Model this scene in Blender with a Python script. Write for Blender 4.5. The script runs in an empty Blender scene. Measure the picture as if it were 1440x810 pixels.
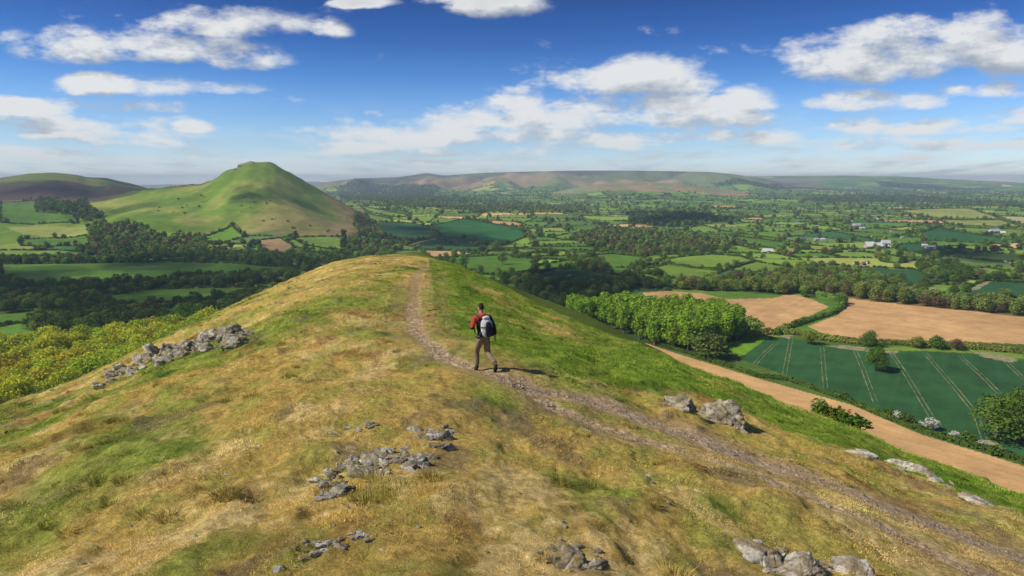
import bpy, math, random
import numpy as np
from mathutils import Vector, Matrix
random.seed(7)
RNG = np.random.default_rng(11)
R = math.radians
scene = bpy.context.scene
COL = scene.collection
PITCH = R(8.88)
FPX = 960.0
SUN_EL, SUN_AZ = R(43), R(-104)          # azimuth of the sun seen from the camera, clockwise from straight ahead
SUN_DIR = np.array([math.sin(SUN_AZ)*math.cos(SUN_EL), math.cos(SUN_AZ)*math.cos(SUN_EL), math.sin(SUN_EL)])

# ------------------------------------------------------------------ helpers
def hash2(ix, iy, seed):
    h = (ix.astype(np.int64)*374761393 + iy.astype(np.int64)*668265263 + seed*1274126177) & 0xFFFFFFFF
    h = ((h ^ (h >> 13))*1274126177) & 0xFFFFFFFF
    h = h ^ (h >> 16)
    return (h & 0xFFFFFF).astype(np.float64)/float(0xFFFFFF)
def vnoise(x, y, seed=0):
    x = np.asarray(x, float); y = np.asarray(y, float)
    ix = np.floor(x); iy = np.floor(y); fx = x-ix; fy = y-iy
    fx = fx*fx*fx*(fx*(fx*6-15)+10); fy = fy*fy*fy*(fy*(fy*6-15)+10)
    a = hash2(ix, iy, seed); b = hash2(ix+1, iy, seed); c = hash2(ix, iy+1, seed); d = hash2(ix+1, iy+1, seed)
    return (a+(b-a)*fx)+((c+(d-c)*fx)-(a+(b-a)*fx))*fy - 0.5
def fbm(x, y, octv=4, seed=0, gain=0.5):
    x = np.asarray(x, float); y = np.asarray(y, float)
    s = 0; a = 1.0; ca, sa = math.cos(0.7), math.sin(0.7)
    for o in range(octv):
        s = s + a*vnoise(x, y, seed+o*17)
        x, y = (x*ca-y*sa)*2.03+13.1, (x*sa+y*ca)*2.03+7.7
        a *= gain
    return s
def sstep(a, b, x):
    t = np.clip((np.asarray(x, float)-a)/(b-a), 0, 1)
    return t*t*(3-2*t)
def ray(px, py):
    X = (np.asarray(px, float)-720)/FPX; Y = -(np.asarray(py, float)-405)/FPX
    c, s = math.cos(PITCH), math.sin(PITCH)
    return X, c+Y*s, -s+Y*c                 # right, forward, up
def az_t(px, py):
    dx, dy, dz = ray(px, py)
    return np.arctan2(dx, dy), -dz/np.hypot(dx, dy)

def table(pts, lo=-math.pi, hi=math.pi, n=2880, smooth=9):
    """pts: (px, py, distance) silhouette samples -> azimuth tables of drop ratio and distance"""
    p = np.array(pts, float)
    a, t = az_t(p[:, 0], p[:, 1])
    o = np.argsort(a); A = np.linspace(lo, hi, n)
    T = np.interp(A, a[o], t[o]); D = np.interp(A, a[o], p[:, 2][o]) if p.shape[1] > 2 else None
    k = np.ones(smooth)/smooth
    T = np.convolve(np.pad(T, smooth//2, mode='edge'), k, 'valid')
    if D is not None: D = np.convolve(np.pad(D, smooth//2, mode='edge'), k, 'valid')
    return A, T, D

# ------------------------------------------------------------------ the near hill
NEAR = table([(-700, 700, 40), (0, 573, 46), (60, 554, 50), (120, 529, 54), (180, 501, 58), (240, 471, 63), (300, 444, 70), (350, 421, 76),
    (400, 398, 84), (450, 378, 94), (480, 368, 100), (520, 361, 106), (560, 359, 110), (600, 362, 104), (640, 373, 92), (700, 398, 76),
    (740, 421, 68), (760, 431, 66), (800, 448, 62), (840, 468, 58), (893, 484, 54), (927, 497, 51), (1000, 528, 47), (1050, 550, 45), (1144, 586, 42),
    (1219, 612, 40), (1275, 642, 38), (1360, 673, 36), (1440, 702, 34), (2100, 900, 32)])
SHOULDER = table([(-700, 900, 260), (300, 600, 260), (520, 380, 260), (555, 359, 250), (580, 353, 240), (600, 356, 230), (615, 364, 225), (653, 376, 215), (680, 388, 205), (717, 402, 195),
    (760, 419, 185), (810, 437, 170), (840, 450, 160), (903, 481, 150), (937, 497, 145), (985, 527, 140), (1100, 610, 130), (2100, 1200, 130)], smooth=7)
H0 = 2.2
def smooth_tab(v, k):
    n = len(v); K = np.exp(-0.5*(np.arange(-n//4, n//4+1)/(k*n/360.0))**2); K /= K.sum(); return np.convolve(np.pad(v, n//4, mode='wrap'), K, 'valid')[:n]
NT_S, ND_S = smooth_tab(NEAR[1], 14), smooth_tab(NEAR[2], 14)
MOUNDS = []; PATHS = []
def polar(x, y): return np.hypot(x, y), np.arctan2(x, y)
def near_base(x, y):
    r, a = polar(np.asarray(x, float), np.asarray(y, float))
    t = np.interp(a, NEAR[0], NEAR[1]); D = np.interp(a, NEAR[0], NEAR[2])
    back = sstep(R(60), R(150), np.abs(a))
    t = t*(1-back)+0.22*back; D = D*(1-back)+60*back
    ts = np.interp(a, NEAR[0], NT_S)*(1-back)+0.22*back; ds = np.interp(a, NEAR[0], ND_S)*(1-back)+60*back
    q = sstep(0.1, 0.55, r/D); t = ts+(t-ts)*q; D = ds+(D-ds)*q
    w = r/D
    k = 1.5*np.exp(-(np.minimum(0, a+R(2))/R(22))**2)*np.exp(-(np.maximum(0, a+R(2))/R(30))**2)+0.6
    z = -t*r - H0*(1-w)**2*(1+k*w)
    z2 = -t*r - H0*(w-1)**2*(1+k)*1.3
    z = np.where(w > 1, z2, z)
    t2 = np.interp(a, SHOULDER[0], SHOULDER[1]); D2 = np.interp(a, SHOULDER[0], SHOULDER[2])
    w2 = r/D2
    s = -t2*r - 60*(1-w2)**2
    s = np.where(w2 > 1, -t2*r - 40*(w2-1)**2, s)
    s = np.where(np.abs(a) < R(60), s, -400)
    return np.maximum(z, s), z, s, w
def near_h(x, y):
    z, zn, s, w = near_base(x, y)
    r = np.hypot(x, y)
    f = sstep(0.5, 6, r)
    n = 0.55*fbm(x/7.0, y/7.0, 3, 5)*f*sstep(1.3, 0.6, w) + 0.14*fbm(x/1.7, y/1.7, 3, 9) + 0.08*fbm(x/0.35, y/0.45, 3, 21)
    side = 0.35+0.65*sstep(R(6), R(16), np.abs(np.arctan2(x, y)+R(6)))
    n = n + 0.075*side*sstep(0.05, 0.5, fbm(x/0.5+3, y/0.6, 2, 27))+0.12*side*sstep(0.15, 0.55, fbm(x/1.5+8, y/1.9, 3, 28))
    hr = sum(0.42*np.exp(-((x-a_)**2+(y-b_)**2)/(c_*c_)) for a_, b_, c_ in MOUNDS)
    if PATHS:
        pd = np.minimum(seg_dist(x, y, PATHS[0]), seg_dist(x, y, PATHS[1])+0.1)
        n = n*(0.25+0.75*sstep(0.3, 1.3, pd))+0.25*fbm(x/7.0, y/7.0, 3, 5)*f*(1-sstep(0.3, 1.3, pd))
    n = n + hr
    # terracettes on the flanks
    n = n + 0.05*fbm(x/0.9, y/2.8, 2, 33)
    n = np.where(zn < s, n*0.3, n)
    return z+n

# ------------------------------------------------------------------ valley and far hills
BASE = -120.0
CARADOC = table([(60, 292), (100, 287), (130, 282), (200, 267), (250, 261), (285, 258), (300, 252), (318, 242), (335, 234), (345, 229), (352, 227.5), (372, 227), (385, 231), (400, 239), (430, 256),
    (460, 273), (495, 292), (512, 303), (530, 320), (560, 345), (600, 375)], smooth=3)
LEFTHILL = table([(-500, 265), (-100, 256), (0, 250), (40, 244), (75, 242.5), (110, 246), (120, 249), (150, 250), (165, 254), (185, 258), (205, 264), (230, 274), (270, 290)], smooth=3)
MYND = table([(300, 300), (380, 275), (440, 261), (460, 256), (500, 251), (560, 249), (600, 244), (625, 247), (680, 243), (760, 241), (800, 240), (900, 240), (1000, 242), (1040, 246), (1060, 251), (1120, 262), (1200, 275), (1400, 300)], smooth=5)
MOOR = table([(640, 300), (700, 285), (760, 275), (800, 266), (850, 258), (900, 256), (960, 258), (1010, 266), (1080, 276), (1160, 290)], smooth=5)
EAST = table([(700, 275), (900, 258), (1000, 251), (1050, 248), (1100, 247.5), (1200, 247), (1260, 248), (1300, 250), (1330, 252), (1380, 254), (1440, 257), (1800, 262)], smooth=5)
PLATEAU = table([(700, 270), (950, 258), (1050, 262), (1200, 268), (1400, 276), (1800, 285)], smooth=5)
DISTANT = table([(-600, 262), (150, 266), (200, 261.5), (230, 259), (270, 260), (300, 258), (420, 256), (445, 255), (470, 258), (560, 262), (700, 262), (900, 262), (1800, 262)], smooth=5)
HILL = [('caradoc', CARADOC, 2250, 1000, 900), ('left', LEFTHILL, 3900, 1500, 1200), ('mynd', MYND, 9500, 3900, 3000), ('moor', MOOR, 6300, 1700, 1500),
        ('plateau', PLATEAU, 8000, 3200, 3000), ('east', EAST, 12500, 4500, 3000), ('distant', DISTANT, 21000, 3000, 2500)]
def hill_F(name, T, D, Wf, Wb, r, a, x, y):
    t = np.interp(a, T[0], T[1])
    zc = -t*D
    wob = 1+0.10*fbm(x/900.0+3, y/900.0, 3, 40) if name != 'distant' else 1
    s = np.where(r < D, (D-r)/(Wf*wob), (r-D)/Wb)
    s = np.clip(s, 0, 1)
    F = (1-sstep(0, 1, s))
    if name == 'caradoc': F = 0.55*F+0.45*(1-s)**2.2*1.0
    return F, zc
def valley_h(x, y, parts=False):
    x = np.asarray(x, float); y = np.asarray(y, float)
    r, a = polar(x, y)
    und = fbm(x/900.0, y/900.0, 4, 60)
    b = BASE + 16*und*sstep(600, 1800, r) + 3*fbm(x/160.0, y/160.0, 2, 61)*sstep(500, 1100, r)
    b = b + 10*sstep(2500, 7000, r)
    h = b.copy(); Fs = {}
    for (name, T, D, Wf, Wb) in HILL:
        F, zc = hill_F(name, T, D, Wf, Wb, r, a, x, y)
        am = np.maximum(zc-b, 0)
        g = 4*F*(1-F)
        if name == 'mynd': bump = g*(np.abs(fbm(x/580.0, y/1900.0, 3, 71))*230-42)
        elif name == 'caradoc': bump = g*(fbm(x/260.0, y/420.0, 4, 72)*26)+9*F*sstep(0.9, 1.0, F)*fbm(x/45.0, y/45.0, 3, 75)
        elif name in ('moor', 'left'): bump = g*fbm(x/500.0, y/600.0, 4, 73)*45
        else: bump = g*fbm(x/1100.0, y/1300.0, 4, 74)*55
        hh = b+am*F+bump*np.clip(am/80, 0, 1)
        tl = np.interp(a, T[0], T[1]); hh = np.where((r < D) & (bump > 0), np.maximum(b+am*F*0.999, np.minimum(hh, -tl*r-1.5)), hh)
        Fs[name] = np.where(am > 5, F, 0)*(hh >= h)
        h = np.maximum(h, hh)
    return (h, Fs) if parts else h
def hit(px, py, fn, r0, r1, n=2500):
    """world point where the view ray through a photo pixel meets a terrain"""
    px = np.atleast_1d(np.asarray(px, float)); py = np.atleast_1d(np.asarray(py, float))
    dx, dy, dz = ray(px, py); hor = np.hypot(dx, dy)
    rs = np.geomspace(r0, r1, n)
    X = (dx/hor)[:, None]*rs; Y = (dy/hor)[:, None]*rs; Z = (dz/hor)[:, None]*rs
    G = fn(X.ravel(), Y.ravel()).reshape(X.shape)
    below = Z <= G; i = np.argmax(below, axis=1); i = np.where(below.any(axis=1), i, n-1); i = np.maximum(i, 1)
    k = np.arange(len(px)); a = Z[k, i-1]-G[k, i-1]; b = G[k, i]-Z[k, i]; f = np.clip(a/np.maximum(a+b, 1e-9), 0, 1)
    rr = rs[i-1]+(rs[i]-rs[i-1])*f
    return (dx/hor)*rr, (dy/hor)*rr
def vpts(pts):
    p = np.array(pts, float); x, y = hit(p[:, 0], p[:, 1], valley_h, 150, 24000)
    return np.stack([x, y], 1)
def npts(pts):
    p = np.array(pts, float); x, y = hit(p[:, 0], p[:, 1], lambda a, b: near_base(a, b)[1], 1.0, 140)
    return np.stack([x, y], 1)
def in_poly(x, y, poly):
    m = (x >= poly[:, 0].min()) & (x <= poly[:, 0].max()) & (y >= poly[:, 1].min()) & (y <= poly[:, 1].max())
    idx = np.nonzero(m)[0]; X = x[idx]; Y = y[idx]; c = np.zeros(len(idx), bool); n = len(poly)
    for i in range(n):
        x1, y1 = poly[i]; x2, y2 = poly[(i+1) % n]
        if y1 == y2: continue
        c ^= ((y1 > Y) != (y2 > Y)) & (X < (x2-x1)*(Y-y1)/(y2-y1)+x1)
    out = np.zeros(len(x), bool); out[idx[c]] = True
    return out
def seg_dist(x, y, line):
    d = np.full(x.shape, 1e9)
    for (x1, y1), (x2, y2) in zip(line[:-1], line[1:]):
        L = (x2-x1)**2+(y2-y1)**2+1e-9
        t = np.clip(((x-x1)*(x2-x1)+(y-y1)*(y2-y1))/L, 0, 1)
        d = np.minimum(d, np.hypot(x-x1-t*(x2-x1), y-y1-t*(y2-y1)))
    return d
def mesh_from(name, co, faces, k=4, smooth=True):
    me = bpy.data.meshes.new(name); co = np.asarray(co, np.float32); faces = np.asarray(faces, np.int32)
    me.vertices.add(len(co)); me.vertices.foreach_set('co', co.ravel())
    me.loops.add(faces.size); me.loops.foreach_set('vertex_index', faces.ravel())
    me.polygons.add(len(faces)); me.polygons.foreach_set('loop_start', np.arange(0, faces.size, k, dtype=np.int32))
    try: me.polygons.foreach_set('loop_total', np.full(len(faces), k, np.int32))
    except Exception: pass
    if smooth: me.polygons.foreach_set('use_smooth', np.ones(len(faces), bool))
    me.update(calc_edges=True); return me
def add_col(me, rgb, name='col'):
    a = me.attributes.new(name, 'FLOAT_COLOR', 'POINT'); v = np.ones((len(rgb), 4), np.float32); v[:, :3] = rgb
    a.data.foreach_set('color', v.ravel())
def add_float(me, v, name, domain='POINT'):
    a = me.attributes.new(name, 'FLOAT', domain); a.data.foreach_set('value', np.asarray(v, np.float32).ravel())
def link(me, name, mat=None, parent=None, loc=None):
    o = bpy.data.objects.new(name, me)
    if mat is not None and me is not None and len(me.materials) == 0: me.materials.append(mat)
    COL.objects.link(o)
    if parent is not None: o.parent = parent
    if loc is not None: o.location = loc
    return o
def tag(o, label, cat, group=None, kind=None):
    if label: o['label'] = label
    if cat: o['category'] = cat
    if group: o['group'] = group
    if kind: o['kind'] = kind
    return o
def polar_grid(radii, angs):
    A, Rr = np.meshgrid(angs, radii); x = (np.sin(A)*Rr).ravel(); y = (np.cos(A)*Rr).ravel()
    nr, na = len(radii), len(angs)
    i = np.arange(nr-1)[:, None]*na+np.arange(na-1)[None, :]; i = i.ravel()
    return x, y, np.stack([i, i+1, i+na+1, i+na], 1)[:, ::-1]
def angles(fine, lim=R(41), coarse=R(1.5)):
    mid = np.arange(-lim, lim, fine)
    return np.concatenate([np.arange(-math.pi, -lim, coarse), mid, np.arange(lim, math.pi, coarse), [math.pi]])
# ------------------------------------------------------------------ material helpers
def new_mat(name):
    m = bpy.data.materials.new(name); m.use_nodes = True; nt = m.node_tree; b = nt.nodes['Principled BSDF']
    b.inputs['Roughness'].default_value = 0.9
    b.inputs['Specular IOR Level'].default_value = 0.2
    return m, nt, b
def nd(nt, t, **k):
    n = nt.nodes.new(t)
    for a, v in k.items(): setattr(n, a, v)
    return n
def noise_node(nt, scale, detail=4, rough=0.6, coord=None):
    n = nd(nt, 'ShaderNodeTexNoise'); n.inputs['Scale'].default_value = scale; n.inputs['Detail'].default_value = detail; n.inputs['Roughness'].default_value = rough
    if coord is not None: nt.links.new(coord, n.inputs['Vector'])
    return n
def ramp(nt, fac, stops):
    r = nd(nt, 'ShaderNodeValToRGB'); nt.links.new(fac, r.inputs[0]); e = r.color_ramp.elements
    e[0].position, e[0].color = stops[0][0], (*stops[0][1], 1)
    e[1].position, e[1].color = stops[-1][0], (*stops[-1][1], 1)
    for p, c in stops[1:-1]:
        q = e.new(p); q.color = (*c, 1)
    return r
def mixc(nt, mode, fac, a, b):
    m = nd(nt, 'ShaderNodeMix', data_type='RGBA', blend_type=mode)
    for s, v in ((0, fac), (6, a), (7, b)):
        if hasattr(v, 'links') or hasattr(v, 'is_linked'): nt.links.new(v, m.inputs[s])
        elif s == 0: m.inputs[0].default_value = v
        else: m.inputs[s].default_value = (*v, 1)
    return m.outputs[2]
def bump_node(nt, h, strength, dist, bsdf):
    b = nd(nt, 'ShaderNodeBump'); b.inputs['Strength'].default_value = strength; b.inputs['Distance'].default_value = dist
    nt.links.new(h, b.inputs['Height']); nt.links.new(b.outputs[0], bsdf.inputs['Normal']); return b
def mathn(nt, op, a, b=None, c=None, clamp=False):
    m = nd(nt, 'ShaderNodeMath', operation=op); m.use_clamp = clamp
    for i, v in enumerate((a, b, c)):
        if v is None: continue
        if hasattr(v, 'is_linked'): nt.links.new(v, m.inputs[i])
        else: m.inputs[i].default_value = v
    return m.outputs[0]
# ------------------------------------------------------------------ field layout of the valley (photo pixels turned into ground points)
C_BROWN = (0.50, 0.30, 0.135); C_TEAL = (0.034, 0.098, 0.034); C_GRASS = (0.085, 0.17, 0.022); C_LIGHT = (0.16, 0.245, 0.035)
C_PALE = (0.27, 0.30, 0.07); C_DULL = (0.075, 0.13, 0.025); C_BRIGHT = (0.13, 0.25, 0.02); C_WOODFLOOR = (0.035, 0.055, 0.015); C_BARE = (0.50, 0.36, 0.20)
AREAS = [
 ('green', C_DULL, [(905,480),(1017,478),(1180,470),(1440,470),(1460,520),(1460,700),(1300,660),(900,500)]),
 ('field', C_BROWN, [(890,478),(907,482),(960,500),(1000,512),(1065,532),(1196,569),(1298,612),(1400,643),(1480,668),(1480,760),(1200,700),(980,560),(890,505)]),
 ('field', C_TEAL, [(1041,505),(1080,473),(1110,475),(1163,487),(1238,494),(1298,494),(1369,498),(1440,507),(1480,510),(1480,655),(1400,632),(1300,604),(1196,560),(1110,529)]),
 ('field', C_BRIGHT, [(1014,483),(1041,503),(1084,472),(1050,470),(1020,474)]),
 ('field', C_LIGHT, [(1210,487),(1300,488),(1440,496),(1440,505),(1369,497),(1298,493),(1238,493)]),
 ('field', C_BROWN, [(1172,411),(1238,419),(1331,429),(1440,440),(1500,446),(1500,492),(1440,484),(1350,480),(1211,477),(1155,468),(1136,459),(1178,443),(1189,431),(1172,420)]),
 ('field', C_BROWN, [(880,418),(900,412),(938,409),(985,412),(1016,419),(1090,418),(1110,413),(1140,421),(1166,431),(1130,448),(1100,462),(1080,470),(1040,460),(980,440),(910,428)]),
 ('field', C_GRASS, [(985,410),(1040,411),(1098,411),(1108,413),(1090,419),(1030,421),(1010,418)]),
 ('field', C_GRASS, [(1115,409),(1168,410),(1174,425),(1189,431),(1178,443),(1136,459),(1100,464),(1135,447),(1168,431),(1150,420)]),
 ('field', C_TEAL, [(1168,380),(1222,376),(1300,380),(1335,394),(1292,404),(1230,391)]),
 ('field', C_TEAL, [(1354,405),(1386,395),(1440,398),(1500,404),(1500,430),(1440,420),(1360,416)]),
 ('field', C_LIGHT, [(923,367),(960,361),(997,358),(1040,360),(1060,367),(1020,379),(975,377)]),
 ('field', C_LIGHT, [(893,381),(912,372),(938,371),(1016,381),(989,396),(930,391)]),
 ('field', C_LIGHT, [(1022,379),(1062,368),(1110,376),(1090,386),(1050,386)]),
 ('field', C_LIGHT, [(870,389),(893,383),(985,397),(940,403),(890,399)]),
 ('field', C_PALE, [(1117,343),(1183,349),(1180,355),(1112,349)]), ('field', C_GRASS, [(1026,331),(1108,342),(1100,352),(1045,342)]),
 ('field', C_LIGHT, [(1232,360),(1250,359),(1290,365),(1262,371),(1240,368)]), ('field', C_LIGHT, [(1358,378),(1385,376),(1430,384),(1425,392),(1380,388)]),
 ('field', C_PALE, [(1257,296),(1359,293),(1395,303),(1404,308),(1317,307)]), ('field', (0.42,0.38,0.17), [(1400,304),(1440,305),(1500,308),(1500,320),(1425,315)]),
 ('field', C_PALE, [(1318,309),(1406,309),(1440,319),(1340,317)]), ('field', C_LIGHT, [(1310,318),(1440,323),(1440,334),(1335,325)]),
 ('field', (0.035,0.12,0.035), [(1287,329),(1318,319),(1412,336),(1412,344),(1300,338)]), ('field', C_TEAL, [(1258,345),(1290,342),(1350,353),(1320,362),(1262,352)]),
 ('field', (0.03,0.12,0.03), [(607,317),(653,308),(727,320),(740,332),(700,347),(640,345),(610,333)]), ('field', C_TEAL, [(568,345),(618,332),(650,336),(700,348),(687,354),(600,351)]),
 ('field', C_BROWN, [(655,307.5),(723,312),(747,318),(707,317)]), ('field', C_BROWN, [(594,352),(647,353),(652,359),(615,363),(596,361)]),
 ('field', C_TEAL, [(527,313),(580,314),(607,320),(618,329),(573,341),(540,331)]), ('field', C_PALE, [(742,322),(790,320),(800,326),(745,327)]),
 ('field', C_LIGHT, [(770,334),(820,326),(845,330),(800,338)]),
 ('field', C_GRASS, [(617,363),(707,358),(757,364),(745,382),(700,388),(660,383)]), ('field', C_GRASS, [(700,350),(757,347),(830,347),(860,353),(810,352),(740,357)]),
 ('field', C_GRASS, [(720,362),(800,360),(862,357),(900,361),(915,366),(893,376),(860,377),(810,367)]), ('field', C_GRASS, [(755,374),(800,366),(812,368),(808,375),(750,385)]),
 ('field', C_TEAL, [(748,384),(807,378),(887,390),(862,401),(800,402),(750,395)]), ('field', C_LIGHT, [(503,289),(540,296),(578,303),(560,306),(520,300)]), ('field', C_LIGHT, [(513,300),(550,308),(552,313),(520,310)]),
 ('field', C_LIGHT, [(410,334),(480,333),(520,338),(530,348),(480,352),(430,345)]),
 # left valley
 ('field', C_GRASS, [(147,417),(200,408),(283,405),(367,404),(400,410),(283,421),(200,434),(157,433)]), ('field', C_GRASS, [(0,372),(143,370),(253,368),(340,371),(433,381),(417,386),(233,394),(100,401),(0,401)]),
 ('field', C_LIGHT, [(-30,353),(80,352),(133,355),(120,361),(60,365),(-30,366)]), ('field', C_GRASS, [(28,336),(120,331),(130,340),(120,346),(30,346)]), ('field', C_PALE, [(8,319),(60,317),(123,318),(118,330),(33,329)]),
 ('field', C_GRASS, [(0,285),(50,282),(52,298),(105,302),(110,314),(0,313)]), ('field', C_BRIGHT, [(284,334),(326,317),(345,333),(300,345)]), ('scrub', (0.30,0.20,0.10), [(363,338),(395,335),(412,345),(408,359),(367,357)]),
 ('field', C_GRASS, [(-60,440),(60,432),(130,440),(60,452),(-60,462)]),
]
WOODS = [  # name, spacing m, polygon, species
 ('plantation', 8.6, [(796,449),(820,445),(870,443),(930,446),(1000,452),(1042,461),(1042,478),(1000,489),(958,495),(905,482),(850,458),(812,458)], 'poplar'),
 ('belt', 9.5, [(1048,411),(1062,403),(1152,402),(1230,410),(1347,426),(1480,438),(1480,452),(1440,446),(1347,436),(1230,424),(1150,414),(1090,414)], 'willow'),
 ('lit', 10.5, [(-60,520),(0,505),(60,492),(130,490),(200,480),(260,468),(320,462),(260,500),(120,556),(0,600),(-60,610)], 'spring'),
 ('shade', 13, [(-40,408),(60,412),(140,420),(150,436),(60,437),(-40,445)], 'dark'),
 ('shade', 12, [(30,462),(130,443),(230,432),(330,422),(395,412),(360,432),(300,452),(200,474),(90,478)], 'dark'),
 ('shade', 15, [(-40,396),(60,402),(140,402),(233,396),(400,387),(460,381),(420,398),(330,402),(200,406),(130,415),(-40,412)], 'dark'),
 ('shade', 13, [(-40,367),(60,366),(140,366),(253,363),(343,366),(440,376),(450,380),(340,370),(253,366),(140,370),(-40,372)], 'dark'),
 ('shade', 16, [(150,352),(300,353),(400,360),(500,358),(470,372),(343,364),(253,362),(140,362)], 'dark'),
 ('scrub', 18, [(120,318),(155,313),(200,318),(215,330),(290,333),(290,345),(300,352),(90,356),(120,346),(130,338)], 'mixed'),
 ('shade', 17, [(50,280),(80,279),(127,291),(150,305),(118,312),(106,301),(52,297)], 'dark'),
 ('shade', 12, [(700,393),(745,396),(800,403),(865,402),(890,392),(915,404),(870,412),(800,440),(760,425)], 'dark'),
 ('mixed', 13, [(885,398),(935,404),(990,398),(1050,388),(1075,400),(1050,411),(985,409),(935,407),(900,409)], 'mixed'),
 ('mixed', 13, [(808,367),(830,364),(858,378),(850,385),(812,378)], 'mixed'),
 ('mixed', 19, [(800,336),(850,322),(930,325),(1010,335),(1040,345),(975,358),(900,360),(860,354),(830,346)], 'mixed'),
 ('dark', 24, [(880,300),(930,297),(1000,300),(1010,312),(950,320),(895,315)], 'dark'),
 ('mixed', 14, [(1085,388),(1150,375),(1230,392),(1290,404),(1200,404),(1100,400)], 'mixed'),
 ('mixed', 14, [(1295,370),(1345,372),(1370,392),(1345,404),(1310,396),(1290,380)], 'dark'),
 ('mixed', 18, [(478,347),(500,330),(530,333),(560,352),(545,366),(500,366)], 'mixed'),
 ('mixed', 13, [(500,300),(520,312),(545,335),(520,338),(498,318)], 'mixed'),
 ('village', 36, [(470,268),(560,272),(700,283),(820,292),(830,302),(700,300),(560,290),(480,280)], 'mixed'),
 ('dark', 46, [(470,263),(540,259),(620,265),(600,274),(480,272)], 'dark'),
 ('dark', 42, [(1130,281),(1200,274),(1300,277),(1440,285),(1440,292),(1300,284),(1180,284)], 'dark'),  # far dark bands as woodland, in part standing in for cloud shade
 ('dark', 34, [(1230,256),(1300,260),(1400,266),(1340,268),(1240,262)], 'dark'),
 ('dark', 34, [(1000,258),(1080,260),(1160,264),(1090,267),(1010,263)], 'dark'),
]
for A_ in AREAS: A_[2][:] = [tuple(v) for v in vpts(A_[2])]
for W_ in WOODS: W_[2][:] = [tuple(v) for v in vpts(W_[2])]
AP = [np.array(a[2]) for a in AREAS]; WP = [np.array(w[2]) for w in WOODS]

# generic patchwork: recursive split of the whole valley
def warp(x, y): return x+34*fbm(x/330.0, y/330.0, 2, 81), y+34*fbm(x/330.0, y/330.0, 2, 82)
rs = random.Random(5); HEDGES = []; LEAVES = []
def clip(poly, p, n, keep):
    out = []
    for i in range(len(poly)):
        a, b = poly[i], poly[(i+1) % len(poly)]
        da = ((a[0]-p[0])*n[0]+(a[1]-p[1])*n[1])*keep; db = ((b[0]-p[0])*n[0]+(b[1]-p[1])*n[1])*keep
        if da >= 0: out.append(a)
        if da*db < 0:
            f = da/(da-db); out.append((a[0]+(b[0]-a[0])*f, a[1]+(b[1]-a[1])*f))
    return out
def area(p): return abs(sum(p[i][0]*p[(i+1) % len(p)][1]-p[(i+1) % len(p)][0]*p[i][1] for i in range(len(p))))/2
def split(poly):
    c = (sum(p[0] for p in poly)/len(poly), sum(p[1] for p in poly)/len(poly)); A = area(poly); d = math.hypot(*c)
    target = rs.uniform(0.6, 1.9)*(13000+min(d, 9000)*3.4)
    best = max(((math.hypot(poly[i][0]-poly[(i+1) % len(poly)][0], poly[i][1]-poly[(i+1) % len(poly)][1]), i) for i in range(len(poly))))
    if A < target:
        LEAVES.append((poly, rs.random(), rs.random())); return ('leaf', len(LEAVES)-1)
    a, b = poly[best[1]], poly[(best[1]+1) % len(poly)]
    f = rs.uniform(0.35, 0.65); p = (a[0]+(b[0]-a[0])*f, a[1]+(b[1]-a[1])*f)
    # long axis from the covariance of the corners
    P_ = np.array(poly)-np.array(c); w_, v_ = np.linalg.eigh(P_.T@P_); ax = v_[:, 1]; th = math.atan2(ax[1], ax[0])+rs.uniform(-0.22, 0.22)
    n = (math.cos(th), math.sin(th)); off = rs.uniform(-0.16, 0.16)*math.sqrt(A); p = (c[0]+n[0]*off, c[1]+n[1]*off)
    L = clip(poly, p, n, 1); Rr = clip(poly, p, n, -1)
    if len(L) < 3 or len(Rr) < 3:
        LEAVES.append((poly, rs.random(), rs.random())); return ('leaf', len(LEAVES)-1)
    q = [v for v in L if abs((v[0]-p[0])*n[0]+(v[1]-p[1])*n[1]) < 1e-6*max(1, d)+1e-3]
    if len(q) >= 2: HEDGES.append((q[0], q[-1], rs.random()))
    return ('n', p, n, split(L), split(Rr))
TREE = split([(-11500, 150), (-2000, 100), (2000, 100), (11500, 150), (12500, 15500), (-12500, 15500)])
def lookup(x, y):
    leaf = np.zeros(len(x), np.int32); hd = np.full(len(x), 1e9)
    def go(node, idx):
        if len(idx) == 0: return
        if node[0] == 'leaf': leaf[idx] = node[1]; return
        _, p, n, L, Rr = node
        s = (x[idx]-p[0])*n[0]+(y[idx]-p[1])*n[1]; hd[idx] = np.minimum(hd[idx], np.abs(s))
        go(L, idx[s >= 0]); go(Rr, idx[s < 0])
    go(TREE, np.arange(len(x))); return leaf, hd
PAL = [(C_GRASS, .24), (C_DULL, .14), (C_LIGHT, .25), ((0.12,0.20,0.028), .13), (C_PALE, .07), ((0.035,0.12,0.035), .06), (C_BROWN, .025), ((0.10,0.15,0.04), .085)]
cum = np.cumsum([p[1] for p in PAL]); cum /= cum[-1]
LEAFCOL = np.array([np.array(PAL[int(np.searchsorted(cum, l[1]))][0])*(1.1+0.35*l[2]) for l in LEAVES])
def mixa(c, new, f): f = np.asarray(f)[:, None]; return c*(1-f)+np.asarray(new)*f
def moor_mask(Fs):
    return (Fs['mynd'] > 0.30) | (Fs['moor'] > 0.35) | (Fs['left'] > 0.4) | (Fs['caradoc'] > 0.12) | (Fs['distant'] > 0.05)
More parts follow.
